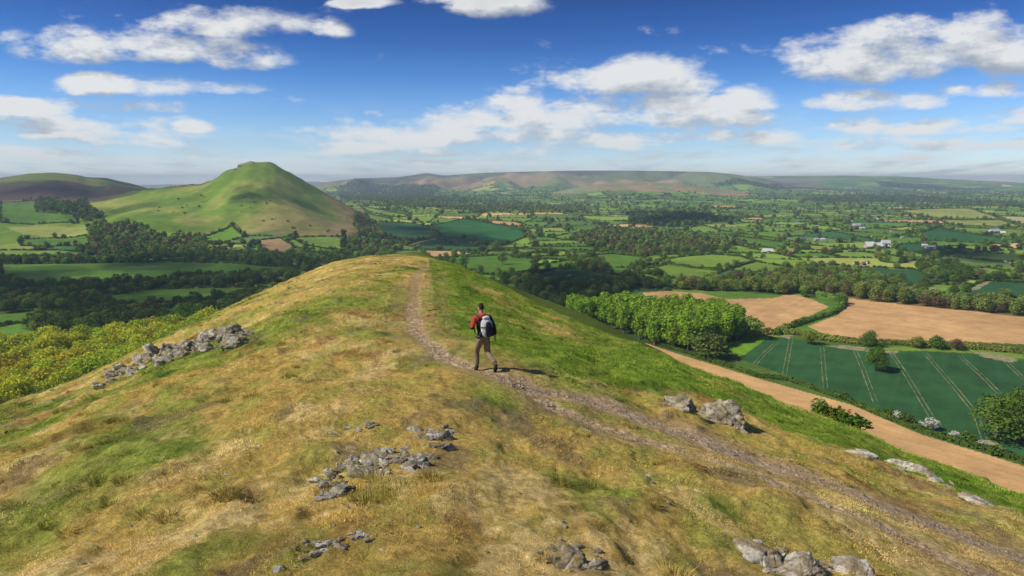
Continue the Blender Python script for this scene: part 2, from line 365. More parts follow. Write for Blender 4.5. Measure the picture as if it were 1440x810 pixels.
def valley_colour(x, y, h, Fs):
    wx, wy = warp(x, y); leaf, hd = lookup(wx, wy); c = LEAFCOL[leaf].copy()
    r, a = polar(x, y)
    # rough verges beside the hedges
    c = mixa(c, (0.06, 0.09, 0.02), (1-sstep(2, 5+r/900, hd))*0.6)
    dx = x+4*fbm(x/30, y/30, 2, 90)*sstep(600, 900, r); dy = y+5*fbm(x/30, y/30, 2, 91)*sstep(600, 900, r)
    n1 = fbm(x/420, y/420, 4, 92); n2 = fbm(x/90, y/140, 4, 93)
    # open hills
    F = Fs['caradoc']; f = sstep(0.10, 0.16, F+0.06*n2)
    hc = mixa(np.tile(np.array((0.135, 0.22, 0.024)), (len(x), 1)), (0.22, 0.235, 0.05), sstep(-0.1, 0.5, n2+0.3*n1))
    e = sstep(R(-22.5), R(-15), a+R(5)*n1)
    low = (1-sstep(0.25, 0.65, F+0.25*n2))
    hc = mixa(hc, (0.26, 0.18, 0.08), np.clip(e*low*0.75*sstep(-0.35, 0.25, n2+0.5*n1)+sstep(R(-15.6), R(-14.2), a+R(1.5)*n2)*0.9, 0, 1)*0.85)
    hc = mixa(hc, (0.12, 0.10, 0.06), sstep(0.93, 0.99, F+0.05*n2)*0.55)
    hc *= (1+0.28*fbm(x/28, y/60, 4, 96)+0.2*n2)[:, None]; c = mixa(c, hc, f)
    F = Fs['left']; f = sstep(0.32, 0.42, F+0.1*n1)
    hc = mixa(np.tile(np.array((0.20, 0.12, 0.075)), (len(x), 1)), (0.13, 0.16, 0.04), sstep(0.0, 0.4, n1+0.8*F-0.62+0.5*n2)); c = mixa(c, hc, f)
    hc = mixa(np.tile(np.array((0.15, 0.19, 0.065)), (len(x), 1)), (0.31, 0.225, 0.115), sstep(-0.3, 0.25, fbm(x/700, y/1100, 4, 97)+0.3*n2)); hc = mixa(hc, (0.09, 0.085, 0.06), sstep(0.70, 0.97, Fs['mynd']+0.5*n1)*0.85)
    c = mixa(c, hc, sstep(0.26, 0.36, Fs['mynd']+0.1*n1))
    hc = mixa(np.tile(np.array((0.19, 0.23, 0.075)), (len(x), 1)), (0.33, 0.22, 0.12), sstep(-0.05, 0.35, n2+0.5*n1)); c = mixa(c, hc, sstep(0.33, 0.42, Fs['moor']+0.1*n1))
    c = mixa(c, (0.10, 0.13, 0.06), sstep(0.02, 0.1, Fs['distant']))
    for (k, col, _), P in zip(AREAS, AP):
        m = in_poly(dx, dy, P); th = (P[1]-P[0])/np.linalg.norm(P[1]-P[0]); u_ = x[m]*th[0]+y[m]*th[1]; v_ = y[m]*th[0]-x[m]*th[1]
        st = 0.16*fbm(u_/90, v_/3.0, 3, 131)+0.24*fbm(u_/110, v_/60, 5, 132)+0.12*fbm(u_/9, v_/9, 3, 133); c[m] = np.array(col)*(1+st)[:, None]
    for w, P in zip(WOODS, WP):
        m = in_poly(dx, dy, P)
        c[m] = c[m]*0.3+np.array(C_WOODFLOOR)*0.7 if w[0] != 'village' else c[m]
    c *= (1+0.13*n2+0.10*fbm(x/18, y/40, 3, 95))[:, None]
    return np.clip(c, 0, 1)
t_rows = np.arange(0.62, 0.048, -0.0011); r1 = 120/t_rows; r1 = r1[r1 < 1200]
rows = np.concatenate([[60, 100, 150], r1, np.arange(r1[-1]+8, 2500, 9.0), np.arange(2510, 6000, 34.0), np.arange(6030, 13500, 60.0), np.arange(13600, 25500, 300.0)])
ang = angles(R(0.08))
vx, vy, vf = polar_grid(rows, ang)
vh, vF = valley_h(vx, vy, True)
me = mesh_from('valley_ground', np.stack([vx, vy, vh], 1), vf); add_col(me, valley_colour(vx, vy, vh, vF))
m, nt, b = new_mat('valley_fields')
att = nd(nt, 'ShaderNodeAttribute', attribute_name='col'); geo = nd(nt, 'ShaderNodeNewGeometry')
n1 = noise_node(nt, 0.05, 5, 0.65, geo.outputs['Position']); n2 = noise_node(nt, 0.6, 3, 0.6, geo.outputs['Position'])
rr = ramp(nt, n1.outputs['Fac'], [(0.3, (0.80, 0.80, 0.80)), (0.7, (1.18, 1.18, 1.14))]); c1 = mixc(nt, 'MULTIPLY', 1.0, att.outputs['Color'], rr.outputs[0])
rr2 = ramp(nt, n2.outputs['Fac'], [(0.3, (0.88, 0.88, 0.88)), (0.7, (1.12, 1.12, 1.10))]); c2 = mixc(nt, 'MULTIPLY', 1.0, c1, rr2.outputs[0])
nt.links.new(c2, b.inputs['Base Color']); b.inputs['Specular IOR Level'].default_value = 0.05; b.inputs['Roughness'].default_value = 1.0
valley = link(me, 'valley_ground', m); tag(valley, 'valley floor of green and ploughed fields rising to far hills', None, None, 'structure')
# ------------------------------------------------------------------ the near hill: mesh and colour
PATH = npts([(598,370),(592,380),(586,395),(582,415),(580,440),(583,460),(593,482),(615,500),(650,514),(690,529),(730,545),(775,567),(840,592),(911,613),(1000,642),(1089,675),(1178,711),(1267,749),(1378,798),(1480,845)])
PATH2 = npts([(715,538),(760,550),(800,558),(860,572),(933,596),(1022,629),(1111,660),(1200,691),(1289,722),(1440,775),(1560,820)])
PATHS += [PATH, PATH2]
FAINT = npts([(625,383),(622,400),(622,430),(635,460),(660,490)])
def near_masks(x, y):
    r, a = polar(x, y)
    j = 0.22*fbm(x/1.1, y/1.1, 3, 120)+0.05*fbm(x/0.2, y/0.2, 2, 121)
    w1 = 0.31+0.08*fbm(x/3, y/3, 1, 5)
    p1 = 1-sstep(w1-0.12, w1+0.16, seg_dist(x+j, y+j*0.6, PATH))
    p2 = (1-sstep(0.36, 0.72, seg_dist(x-j, y+j, PATH2)))
    p3 = (1-sstep(0.1, 0.5, seg_dist(x-j, y+j, FAINT)))*0.35
    return p1, p2, p3
def near_colour(x, y, full=True):
    n = len(x); r, a = polar(x, y)
    zb, zn, s, w = near_base(x, y)
    L1 = fbm(x/9, y/13, 4, 101); L2 = fbm(x/2.2, y/3.6, 4, 102); L3 = fbm(x/0.5, y/0.8, 4, 103); L4 = fbm(x/0.13, y/0.16, 3, 104); L5 = fbm(x/1.2+9, y/1.9, 4, 108)
    straw = np.tile(np.array((0.53, 0.37, 0.105)), (n, 1))
    c = mixa(straw, (0.36, 0.31, 0.075), sstep(-0.25, 0.35, L3+0.4*L2))
    c = mixa(c, (0.66, 0.49, 0.21), sstep(0.1, 0.55, L5+0.5*L4)*0.8)
    # green turf
    d1 = seg_dist(x, y, PATH); side = sstep(R(-7), R(-2.5), a-R(22)*sstep(24, 5, r)+R(3)*L1)
    fx = npx_right(x, y); gp = np.zeros(n)
    for (qx, qy), rq in zip(GPATCH, (0.42, 0.4, 0.9, 0.35, 0.5, 0.4)): gp += 0.7*np.exp(-((x-qx)**2+(y-qy)**2)/(rq*rq))
    g = sstep(-0.34, 0.52, 0.75*L1+0.8*L2+0.35*L3+0.62*fx+0.12*sstep(0.5, 1, w)*(a < R(-12))+0.30*sstep(R(-12), R(-30), a)*sstep(3, 9, r)+0.30*fbm((x+y)/1.2, (x-y)/6.0, 3, 111)+gp-0.10)
    gc = mixa(np.tile(np.array((0.145, 0.215, 0.028)), (n, 1)), (0.27, 0.30, 0.055), sstep(-0.3, 0.4, L3+0.5*L4))
    gc = mixa(gc, (0.055, 0.115, 0.018), sstep(0.12, 0.5, fbm(x/0.9+40, y/1.3, 3, 107)))
    c = mixa(c, gc, g*0.95)
    c = mixa(c, (0.135, 0.245, 0.020), fx*g*0.5)
    # reddish dead thatch near the rocks
    red = sstep(0.12, 0.5, fbm(x/1.6+5, y/2.2, 4, 105)+0.3*L1-0.2*fx)*(1-0.7*g)
    c = mixa(c, (0.25, 0.115, 0.045), red*0.75)
    # bare brown earth among the rocks and along the path edge
    bare = sstep(0.22, 0.42, fbm(x/0.8, y/1.4+7, 4, 106))*sstep(0.25, 0.0, fx)*0.55
    c = mixa(c, (0.20, 0.145, 0.10), bare)
    p1, p2, p3 = near_masks(x, y)
    worn = (1-sstep(0.4, 1.9, d1+0.8*L2))*sstep(60, 40, r)*0.5
    worn2 = (1-sstep(0.6, 1.9, seg_dist(x, y, PATH2)+0.9*L2))*0.75
    c = mixa(c, (0.40, 0.28, 0.13), np.maximum(worn*0.6, worn2))
    stone = mixa(np.tile(np.array((0.47, 0.33, 0.185)), (n, 1)), (0.70, 0.55, 0.35), sstep(-0.1, 0.5, L4*1.3))
    stone = mixa(stone, (0.36, 0.24, 0.16), sstep(-0.1, 0.3, L3)*0.6)
    far = sstep(27, 40, r); stone = mixa(stone, (0.46, 0.31, 0.13), far*0.85)
    c = mixa(c, stone, np.clip(p1*0.95, 0, 1)*(1-0.35*far)); c = mixa(c, mixa(stone, (0.42, 0.29, 0.20), 0.35*np.ones(n)), p2*0.92); c = mixa(c, (0.36, 0.26, 0.11), p3)
    # shoulder and steep far flank: smooth dull green
    f = np.where(s > zn, 1.0, 0.0)*sstep(115, 140, r)
    c = mixa(c, np.array((0.085, 0.12, 0.02))*(1+0.3*L1[:, None]), f)
    return np.clip(c*(1+0.30*L4+0.22*L3)[:, None], 0.01, 1)
GPATCH = npts([(825,655),(440,513),(300,420),(880,680),(255,620),(1010,700)])
GREEN_R = npts([(600,364),(590,372),(596,400),(600,430),(612,470),(640,498),(690,518),(740,532),(800,545),(900,548),(960,560),(1060,600),(1150,628),(1300,680),(1440,740)])
def npx_right(x, y):
    """0..1: how far onto the lush flank below the path a point lies"""
    r, a = polar(x, y); ga = np.arctan2(GREEN_R[:, 0], GREEN_R[:, 1]); gr = np.hypot(GREEN_R[:, 0], GREEN_R[:, 1]); o = np.argsort(ga)
    rb = np.interp(a, ga[o], gr[o]); 
    return sstep(0.0, 5.0, (r-rb)*np.clip(a+R(11), 0, 1)*6)*sstep(R(-8.2), R(-6.6), a)
nrows = np.concatenate([np.linspace(0.02, 2.4, 14), np.geomspace(2.45, 330, 800)])
nang = angles(R(0.075), coarse=R(1.5))
gx, gy, gf = polar_grid(nrows, nang)
gz = near_h(gx, gy)
p1_, p2_, p3_ = near_masks(gx, gy); gz = gz-0.05*p1_-0.04*p2_
gz = np.maximum(gz, -175)
me = mesh_from('hill_ridge', np.stack([gx, gy, gz], 1), gf); gcol = near_colour(gx, gy); add_col(me, gcol)
m, nt, b = new_mat('hill_turf')
att = nd(nt, 'ShaderNodeAttribute', attribute_name='col'); geo = nd(nt, 'ShaderNodeNewGeometry')
n1 = noise_node(nt, 9.0, 6, 0.7, geo.outputs['Position']); n2 = noise_node(nt, 60.0, 3, 0.6, geo.outputs['Position'])
rr = ramp(nt, n1.outputs['Fac'], [(0.28, (0.58, 0.58, 0.54)), (0.5, (1.0, 1.0, 1.0)), (0.72, (1.5, 1.48, 1.42))]); c1 = mixc(nt, 'MULTIPLY', 1.0, att.outputs['Color'], rr.outputs[0])
rr2 = ramp(nt, n2.outputs['Fac'], [(0.3, (0.75, 0.75, 0.75)), (0.7, (1.2, 1.2, 1.2))]); c2 = mixc(nt, 'MULTIPLY', 1.0, c1, rr2.outputs[0])
nt.links.new(c2, b.inputs['Base Color']); b.inputs['Roughness'].default_value = 1; b.inputs['Specular IOR Level'].default_value = 0.05
n3 = noise_node(nt, 5.0, 8, 0.75, geo.outputs['Position'])
bump_node(nt, n3.outputs['Fac'], 0.9, 0.16, b)
hill = link(me, 'hill_ridge', m); tag(hill, 'grassy hill ridge with a stony footpath along its crest', None, None, 'structure')
# ------------------------------------------------------------------ foliage
def foliage_mat(name, col, tr=0.3, hue=0.025, val=0.35):
    m = bpy.data.materials.new(name); m.use_nodes = True; nt = m.node_tree; nt.nodes.clear()
    out = nd(nt, 'ShaderNodeOutputMaterial'); oi = nd(nt, 'ShaderNodeObjectInfo'); at = nd(nt, 'ShaderNodeAttribute', attribute_name='lv')
    h = nd(nt, 'ShaderNodeHueSaturation'); h.inputs['Color'].default_value = (*col, 1)
    nt.links.new(mathn(nt, 'MULTIPLY_ADD', oi.outputs['Random'], hue*2, 0.5-hue), h.inputs['Hue'])
    r2 = mathn(nt, 'FRACT', mathn(nt, 'MULTIPLY', oi.outputs['Random'], 7.31))
    v = mathn(nt, 'MULTIPLY_ADD', r2, val, 1-val/2); nt.links.new(mathn(nt, 'MULTIPLY', v, at.outputs['Fac']), h.inputs['Value'])
    d = nd(nt, 'ShaderNodeBsdfDiffuse'); t = nd(nt, 'ShaderNodeBsdfTranslucent'); mx = nd(nt, 'ShaderNodeMixShader'); mx.inputs[0].default_value = tr
    nt.links.new(h.outputs[0], d.inputs[0]); nt.links.new(h.outputs[0], t.inputs[0]); nt.links.new(d.outputs[0], mx.inputs[1]); nt.links.new(t.outputs[0], mx.inputs[2])
    nt.links.new(mx.outputs[0], out.inputs[0]); return m
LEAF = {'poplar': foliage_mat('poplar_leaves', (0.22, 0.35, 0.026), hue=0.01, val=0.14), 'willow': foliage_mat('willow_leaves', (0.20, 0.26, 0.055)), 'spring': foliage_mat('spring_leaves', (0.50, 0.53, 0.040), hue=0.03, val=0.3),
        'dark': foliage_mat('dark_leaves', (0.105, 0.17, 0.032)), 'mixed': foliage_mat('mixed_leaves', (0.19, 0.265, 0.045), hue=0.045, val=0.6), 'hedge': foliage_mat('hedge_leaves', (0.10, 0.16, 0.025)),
        'blossom': foliage_mat('blossom', (0.62, 0.62, 0.52)), 'round': foliage_mat('field_tree_leaves', (0.115, 0.205, 0.026), hue=0.008, val=0.2), 'brown': foliage_mat('budding_leaves', (0.17, 0.13, 0.06))}
m, nt, b = new_mat('bark'); g_ = nd(nt, 'ShaderNodeNewGeometry'); n_ = noise_node(nt, 3.0, 5, 0.7, g_.outputs['Position']); r_ = ramp(nt, n_.outputs['Fac'], [(0.3, (0.07, 0.055, 0.04)), (0.7, (0.18, 0.15, 0.11))]); nt.links.new(r_.outputs[0], b.inputs['Base Color'])
BARK = m
def leaf_quads(P, N, size, rng, flat=0.75):
    n = len(P); t = rng.normal(size=(n, 3)); t -= N*(t*N).sum(1)[:, None]; t /= np.linalg.norm(t, axis=1)[:, None]+1e-9; b = np.cross(N, t)
    s = size*rng.uniform(0.6, 1.35, n)[:, None]
    v = np.stack([P-t*s-b*s*flat, P+t*s*1.1-b*s*flat*0.7, P+t*s*0.8+b*s*flat, P-t*s*0.9+b*s*flat*1.1], 1).reshape(-1, 3)
    return v, np.arange(4*n).reshape(-1, 4)
SHAPES = {'poplar': (0.20, 0.20, 0.10, 26), 'willow': (0.30, 0.24, 0.05, 26), 'spring': (0.42, 0.28, 0.06, 30), 'dark': (0.46, 0.26, 0.06, 26), 'mixed': (0.45, 0.26, 0.08, 26), 'round': (0.52, 0.24, 0.04, 34),
          'bush': (0.62, 0.36, 0.0, 16), 'blossom': (0.62, 0.36, 0.0, 18), 'tall': (0.13, 0.12, 0.05, 22)}
def crown(name, kind, seed, n, size, mat):
    rng = np.random.default_rng(seed); hw, cr, base, nc = SHAPES[kind]
    cs = rng.normal(size=(nc, 3)); cs /= np.linalg.norm(cs, axis=1)[:, None]; cs *= rng.uniform(0.35, 1.0, nc)[:, None]**0.5
    h = (1-base-cr*1.1)/2
    C_ = np.stack([cs[:, 0]*(hw-cr*0.55), cs[:, 1]*(hw-cr*0.55), base+cr*0.55+h+cs[:, 2]*h], 1)
    # narrower top
    k = (C_[:, 2]-base)/(1-base); C_[:, :2] *= (1.12-0.45*np.clip(k, 0, 1)**2)[:, None]
    crr = cr*rng.uniform(0.55, 1.05, nc); clv = rng.uniform(0.82, 1.15, nc)
    w = crr**2; ci = rng.choice(nc, n, p=w/w.sum())
    d = rng.normal(size=(n, 3)); d /= np.linalg.norm(d, axis=1)[:, None]; d[:, 2] = np.where(rng.random(n) < 0.4, np.abs(d[:, 2]), d[:, 2])
    P = C_[ci]+d*crr[ci][:, None]*rng.uniform(0.72, 1.08, n)[:, None]*np.array([1, 1, 0.85])
    P[:, 2] = np.maximum(P[:, 2], 0.02)
    N = d*0.9+rng.normal(size=(n, 3))*0.42; N /= np.linalg.norm(N, axis=1)[:, None]
    v, f = leaf_quads(P, N, size, rng); me = mesh_from(name, v, f, smooth=False)
    add_float(me, clv[ci]*rng.uniform(0.8, 1.2, n), 'lv', 'FACE'); me.materials.append(mat); return me, C_
def tube(pts, rad, k=7):
    V = []; F = []
    for i, (p, r) in enumerate(zip(pts, rad)):
        p = np.array(p); q = np.array(pts[min(i+1, len(pts)-1)])-np.array(pts[max(i-1, 0)]); q = q/(np.linalg.norm(q)+1e-9)
        u = np.cross(q, [0.3, 0.9, 0.2]); u /= np.linalg.norm(u); w_ = np.cross(q, u)
        for j in range(k):
            a = 2*math.pi*j/k; V.append(p+(u*math.cos(a)+w_*math.sin(a))*r)
    for i in range(len(pts)-1):
        for j in range(k): F.append((i*k+j, i*k+(j+1) % k, (i+1)*k+(j+1) % k, (i+1)*k+j))
    return V, F
def trunk(name, C_, seed, thick=0.022):
    rng = np.random.default_rng(seed); V = []; F = []
    def add(p, r):
        v, f = tube(p, r, 6); o = len(V); V.extend(v); F.extend([tuple(i+o for i in q) for q in f])
    top = 0.72; add([(0, 0, -0.04), (0.004, 0, 0.1), (0.01, 0.006, 0.35), (0, 0.01, top)], [thick*1.5, thick, thick*0.75, thick*0.25])
    for c in C_[:9]:
        z0 = 0.12+0.4*rng.random(); add([(0, 0, z0), tuple(c*0.5+np.array([0, 0, z0*0.5])), tuple(c)], [thick*0.5, thick*0.3, thick*0.1])
    me = mesh_from(name, V, F); me.materials.append(BARK); return me
PROTO = {}
for k, kind, n, sz, nv in (('poplar', 'poplar', 1300, 0.024, 3), ('willow', 'willow', 700, 0.034, 3), ('spring', 'spring', 1700, 0.024, 4), ('dark', 'dark', 1100, 0.031, 3), ('mixed', 'mixed', 1200, 0.029, 4),
                           ('round', 'round', 5200, 0.016, 2), ('tall', 'tall', 700, 0.028, 1), ('hedge', 'bush', 420, 0.062, 3), ('blossom', 'blossom', 700, 0.048, 2), ('brown', 'mixed', 700, 0.032, 2)):
    PROTO[k] = []
    for i in range(nv):
        mt = LEAF['round' if k == 'round' else 'dark' if k == 'tall' else k]
        cm, cc = crown(k+'_crown', kind, 100+17*i+len(k)*31, n, sz, mt); PROTO[k].append((cm, trunk(k+'_trunk', cc, i+3)))
FARP = {}
for k, n, sz in (('poplar', 150, 0.075), ('willow', 130, 0.085), ('spring', 220, 0.07), ('dark', 110, 0.10), ('mixed', 120, 0.10), ('hedge', 60, 0.17), ('brown', 110, 0.09), ('blossom', 60, 0.15)):
    FARP[k] = [crown('far_'+k, {'hedge': 'bush', 'brown': 'mixed'}.get(k, k), 900+i*7+len(k), n, sz, LEAF[k])[0] for i in range(2)]
def scatter(name, me_src, P, S, yaw=None, eul=None, label=None, colr=None):
    """one object holding a point cloud with one leaf or grass mesh on every point"""
    src = bpy.data.objects.new(name+'_source', me_src)
    n = len(P); pm = bpy.data.meshes.new(name); pm.vertices.add(n); pm.vertices.foreach_set('co', np.asarray(P, np.float32).ravel())
    if eul is None:
        eul = np.zeros((n, 3)); eul[:, 2] = yaw if yaw is not None else RNG.uniform(0, 6.28, n)
    a = pm.attributes.new('rot', 'FLOAT_VECTOR', 'POINT'); a.data.foreach_set('vector', np.asarray(eul, np.float32).ravel())
    S = np.asarray(S, float); S3 = S if S.ndim == 2 else np.repeat(S[:, None], 3, 1)
    a = pm.attributes.new('scl', 'FLOAT_VECTOR', 'POINT'); a.data.foreach_set('vector', S3.astype(np.float32).ravel())
    if colr is not None: add_col(pm, colr, 'tint')
    o = link(pm, name); g = bpy.data.node_groups.new(name, 'GeometryNodeTree')
    g.interface.new_socket('Geometry', in_out='INPUT', socket_type='NodeSocketGeometry'); g.interface.new_socket('Geometry', in_out='OUTPUT', socket_type='NodeSocketGeometry')
    gi = g.nodes.new('NodeGroupInput'); go = g.nodes.new('NodeGroupOutput'); ip = g.nodes.new('GeometryNodeInstanceOnPoints'); ob = g.nodes.new('GeometryNodeObjectInfo'); ob.inputs[0].default_value = src
    ar = g.nodes.new('GeometryNodeInputNamedAttribute'); ar.data_type = 'FLOAT_VECTOR'; ar.inputs[0].default_value = 'rot'
    asn = g.nodes.new('GeometryNodeInputNamedAttribute'); asn.data_type = 'FLOAT_VECTOR'; asn.inputs[0].default_value = 'scl'
    L = g.links.new; L(gi.outputs[0], ip.inputs['Points']); L(ob.outputs['Geometry'], ip.inputs['Instance']); L(ar.outputs[0], ip.inputs['Rotation']); L(asn.outputs[0], ip.inputs['Scale']); L(ip.outputs[0], go.inputs[0])
    md = o.modifiers.new('scatter', 'NODES'); md.node_group = g
    return tag(o, label, None, None, 'stuff')
# ---- candidates: x, y, height, species, group key
T_ = []                                             # trees
def dens_pts(P, sp, rng):
    x0, y0 = P.min(0); x1, y1 = P.max(0); nx = int((x1-x0)/sp)+1; ny = int((y1-y0)/sp)+1
    if nx*ny > 60000: f = math.sqrt(nx*ny/60000); sp *= f; nx = int((x1-x0)/sp)+1; ny = int((y1-y0)/sp)+1
    gx_, gy_ = np.meshgrid(np.arange(nx), np.arange(ny)); gx_ = x0+(gx_.ravel()+rng.uniform(-.42, .42, nx*ny))*sp; gy_ = y0+(gy_.ravel()+rng.uniform(-.42, .42, nx*ny))*sp
    k = in_poly(gx_, gy_, P); return gx_[k], gy_[k]
HT = {'poplar': 20, 'willow': 14, 'spring': 18, 'dark': 13, 'mixed': 12, 'hedge': 3.2, 'brown': 12, 'blossom': 5}
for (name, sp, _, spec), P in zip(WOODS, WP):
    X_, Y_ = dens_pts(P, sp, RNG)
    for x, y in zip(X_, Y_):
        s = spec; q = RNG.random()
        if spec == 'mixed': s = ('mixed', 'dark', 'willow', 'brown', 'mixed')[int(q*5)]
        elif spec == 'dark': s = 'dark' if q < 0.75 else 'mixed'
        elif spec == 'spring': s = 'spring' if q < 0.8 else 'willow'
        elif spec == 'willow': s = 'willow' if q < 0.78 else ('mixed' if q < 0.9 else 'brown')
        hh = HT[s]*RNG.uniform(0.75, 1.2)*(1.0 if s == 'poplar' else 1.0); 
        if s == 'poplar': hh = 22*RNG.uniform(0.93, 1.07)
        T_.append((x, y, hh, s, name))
B_ = []                                             # hedge bushes (x, y, height, species)
def unwarp(x, y):
    u, v = x.copy(), y.copy()
    for _ in range(3):
        a, b = warp(u, v); u = u-(a-x); v = v-(b-y)
    return u, v
def moorat(x, y):
    h, Fs = valley_h(x, y, True); return moor_mask(Fs), h
for (a, b, q) in HEDGES:
    L = math.dist(a, b); d = math.hypot((a[0]+b[0])/2, (a[1]+b[1])/2)
    az = abs(math.atan2((a[0]+b[0])/2, (a[1]+b[1])/2))
    if az > R(44)+L/max(d, 1) or d > 9000: continue
    sp = 3.2 if d < 1600 else 5.0 if d < 3000 else 11 if d < 5500 else 22
    n = max(2, int(L/sp)); t = np.linspace(0, 1, n); x = a[0]+(b[0]-a[0])*t; y = a[1]+(b[1]-a[1])*t; x, y = unwarp(x, y)
    g = RNG.random(n) < (0.8 if q < 0.65 else 0.35); sz = (1 if d < 3000 else 1.25 if d < 5500 else 1.8)
    for i in np.nonzero(g)[0]: B_.append((x[i]+RNG.normal()*0.5, y[i]+RNG.normal()*0.5, 3.2*RNG.uniform(.6, 1.35)*sz, 'hedge' if RNG.random() > 0.04 else 'blossom', 1))
    tsp = (18+45*RNG.random())*(1 if d < 2200 else 1.6 if d < 3500 else 2.4); nt_ = int(L/tsp)
    for i in range(nt_):
        if RNG.random() < 0.25: continue
        f = RNG.random(); j = min(n-1, int(f*n)); s = ('mixed', 'dark', 'mixed', 'willow', 'brown', 'dark')[int(RNG.random()*6)]
        T_.append((x[j]+RNG.normal()*1.5, y[j]+RNG.normal()*1.5, HT[s]*RNG.uniform(.5, 1.15)*(1.1 if d > 3500 else 1), s, 'hedge'))
# scattered copses and field trees
n = 800; rr_ = np.sqrt(RNG.uniform(700**2, 9000**2, n)); aa_ = RNG.uniform(-R(42), R(42), n)
for r0, a0 in zip(rr_, aa_):
    k = 1 if RNG.random() < 0.55 else int(RNG.integers(4, 16))
    for i in range(k): T_.append((math.sin(a0)*r0+RNG.normal()*14*(k > 1), math.cos(a0)*r0+RNG.normal()*9*(k > 1), 12*RNG.uniform(.6, 1.1), ('mixed', 'dark')[int(RNG.random()*2)], 'hedge'))
# edges of the hand placed fields
NOHEDGE = {0, 3, 4, 7, 8, 44}
for ai, ((k, col, _), P) in enumerate(zip(AREAS, AP)):
    if ai in NOHEDGE or ai in (1, 2, 5, 6): continue
    for i in range(len(P)):
        a = P[i]; b = P[(i+1) % len(P)]; L = math.dist(a, b); n = int(L/3.0)+1; d = math.hypot(*a)
        for j in range(n):
            if RNG.random() < 0.12: continue
            f = j/n; B_.append((a[0]+(b[0]-a[0])*f+RNG.normal()*0.7, a[1]+(b[1]-a[1])*f+RNG.normal()*0.7, 3.0*RNG.uniform(.6, 1.4), 'hedge', 0))
            if RNG.random() < 0.10: T_.append((a[0]+(b[0]-a[0])*f, a[1]+(b[1]-a[1])*f, 9*RNG.uniform(.6, 1.4), ('mixed', 'dark', 'willow')[int(RNG.random()*3)], 'edge'))
# bare moor keeps only a scatter of scrub
def prep(Lst, generic_keys):
    x = np.array([t[0] for t in Lst]); y = np.array([t[1] for t in Lst]); mo, h = moorat(x, y)
    inside = np.zeros(len(x), bool); near = np.zeros(len(x), bool)
    for (k, c, _), P in zip(AREAS, AP): inside |= in_poly(x, y, P)
    r, a = polar(x, y); keep = (np.abs(a) < R(41)) & (r > 230)
    return x, y, h, mo, inside, r, a, keep
def hidden(x, y, h, H, r, a):
    tt = -(h+H)/r; return (tt > np.interp(a, NEAR[0], NEAR[1])+0.004) & (r > 120)
x, y, h, mo, ins, r, a, keep = prep(T_, None)
H_ = np.array([t[2] for t in T_]); key = np.array([t[4] for t in T_]); gen = key == 'hedge'
keep &= ~(gen & (mo | ins)) & ~hidden(x, y, h, H_, r, a)
keep &= ~(gen & (r < 620) & (a > R(5)))
TR = [(x[i], y[i], h[i], H_[i], T_[i][3], T_[i][4], r[i]) for i in np.nonzero(keep)[0]]
x, y, h, mo, ins, r, a, keep = prep(B_, None); H_ = np.array([t[2] for t in B_]); gen = np.array([t[4] for t in B_]) == 1
keep &= ~(gen & (mo | ins)) & ~hidden(x, y, h, H_, r, a) & ~(gen & (r < 620) & (a > R(5)))
BU = [(x[i], y[i], h[i], H_[i], B_[i][3], r[i]) for i in np.nonzero(keep)[0]]
# scrub dots on the cone hill
sx, sy = hit(RNG.uniform(130, 500, 200), RNG.uniform(275, 345, 200), valley_h, 900, 2600, 900)
for x0, y0 in zip(sx, sy):
    if fbm(np.array([x0/170]), np.array([y0/170]), 2, 130)[0] > 0.02:
        BU.append((x0, y0, float(valley_h(np.array([x0]), np.array([y0]))[0]), RNG.uniform(1.5, 4.5), 'hedge', math.hypot(x0, y0)))
print('trees', len(TR), 'bushes', len(BU))
TR.sort(key=lambda t: -t[3]/t[6])
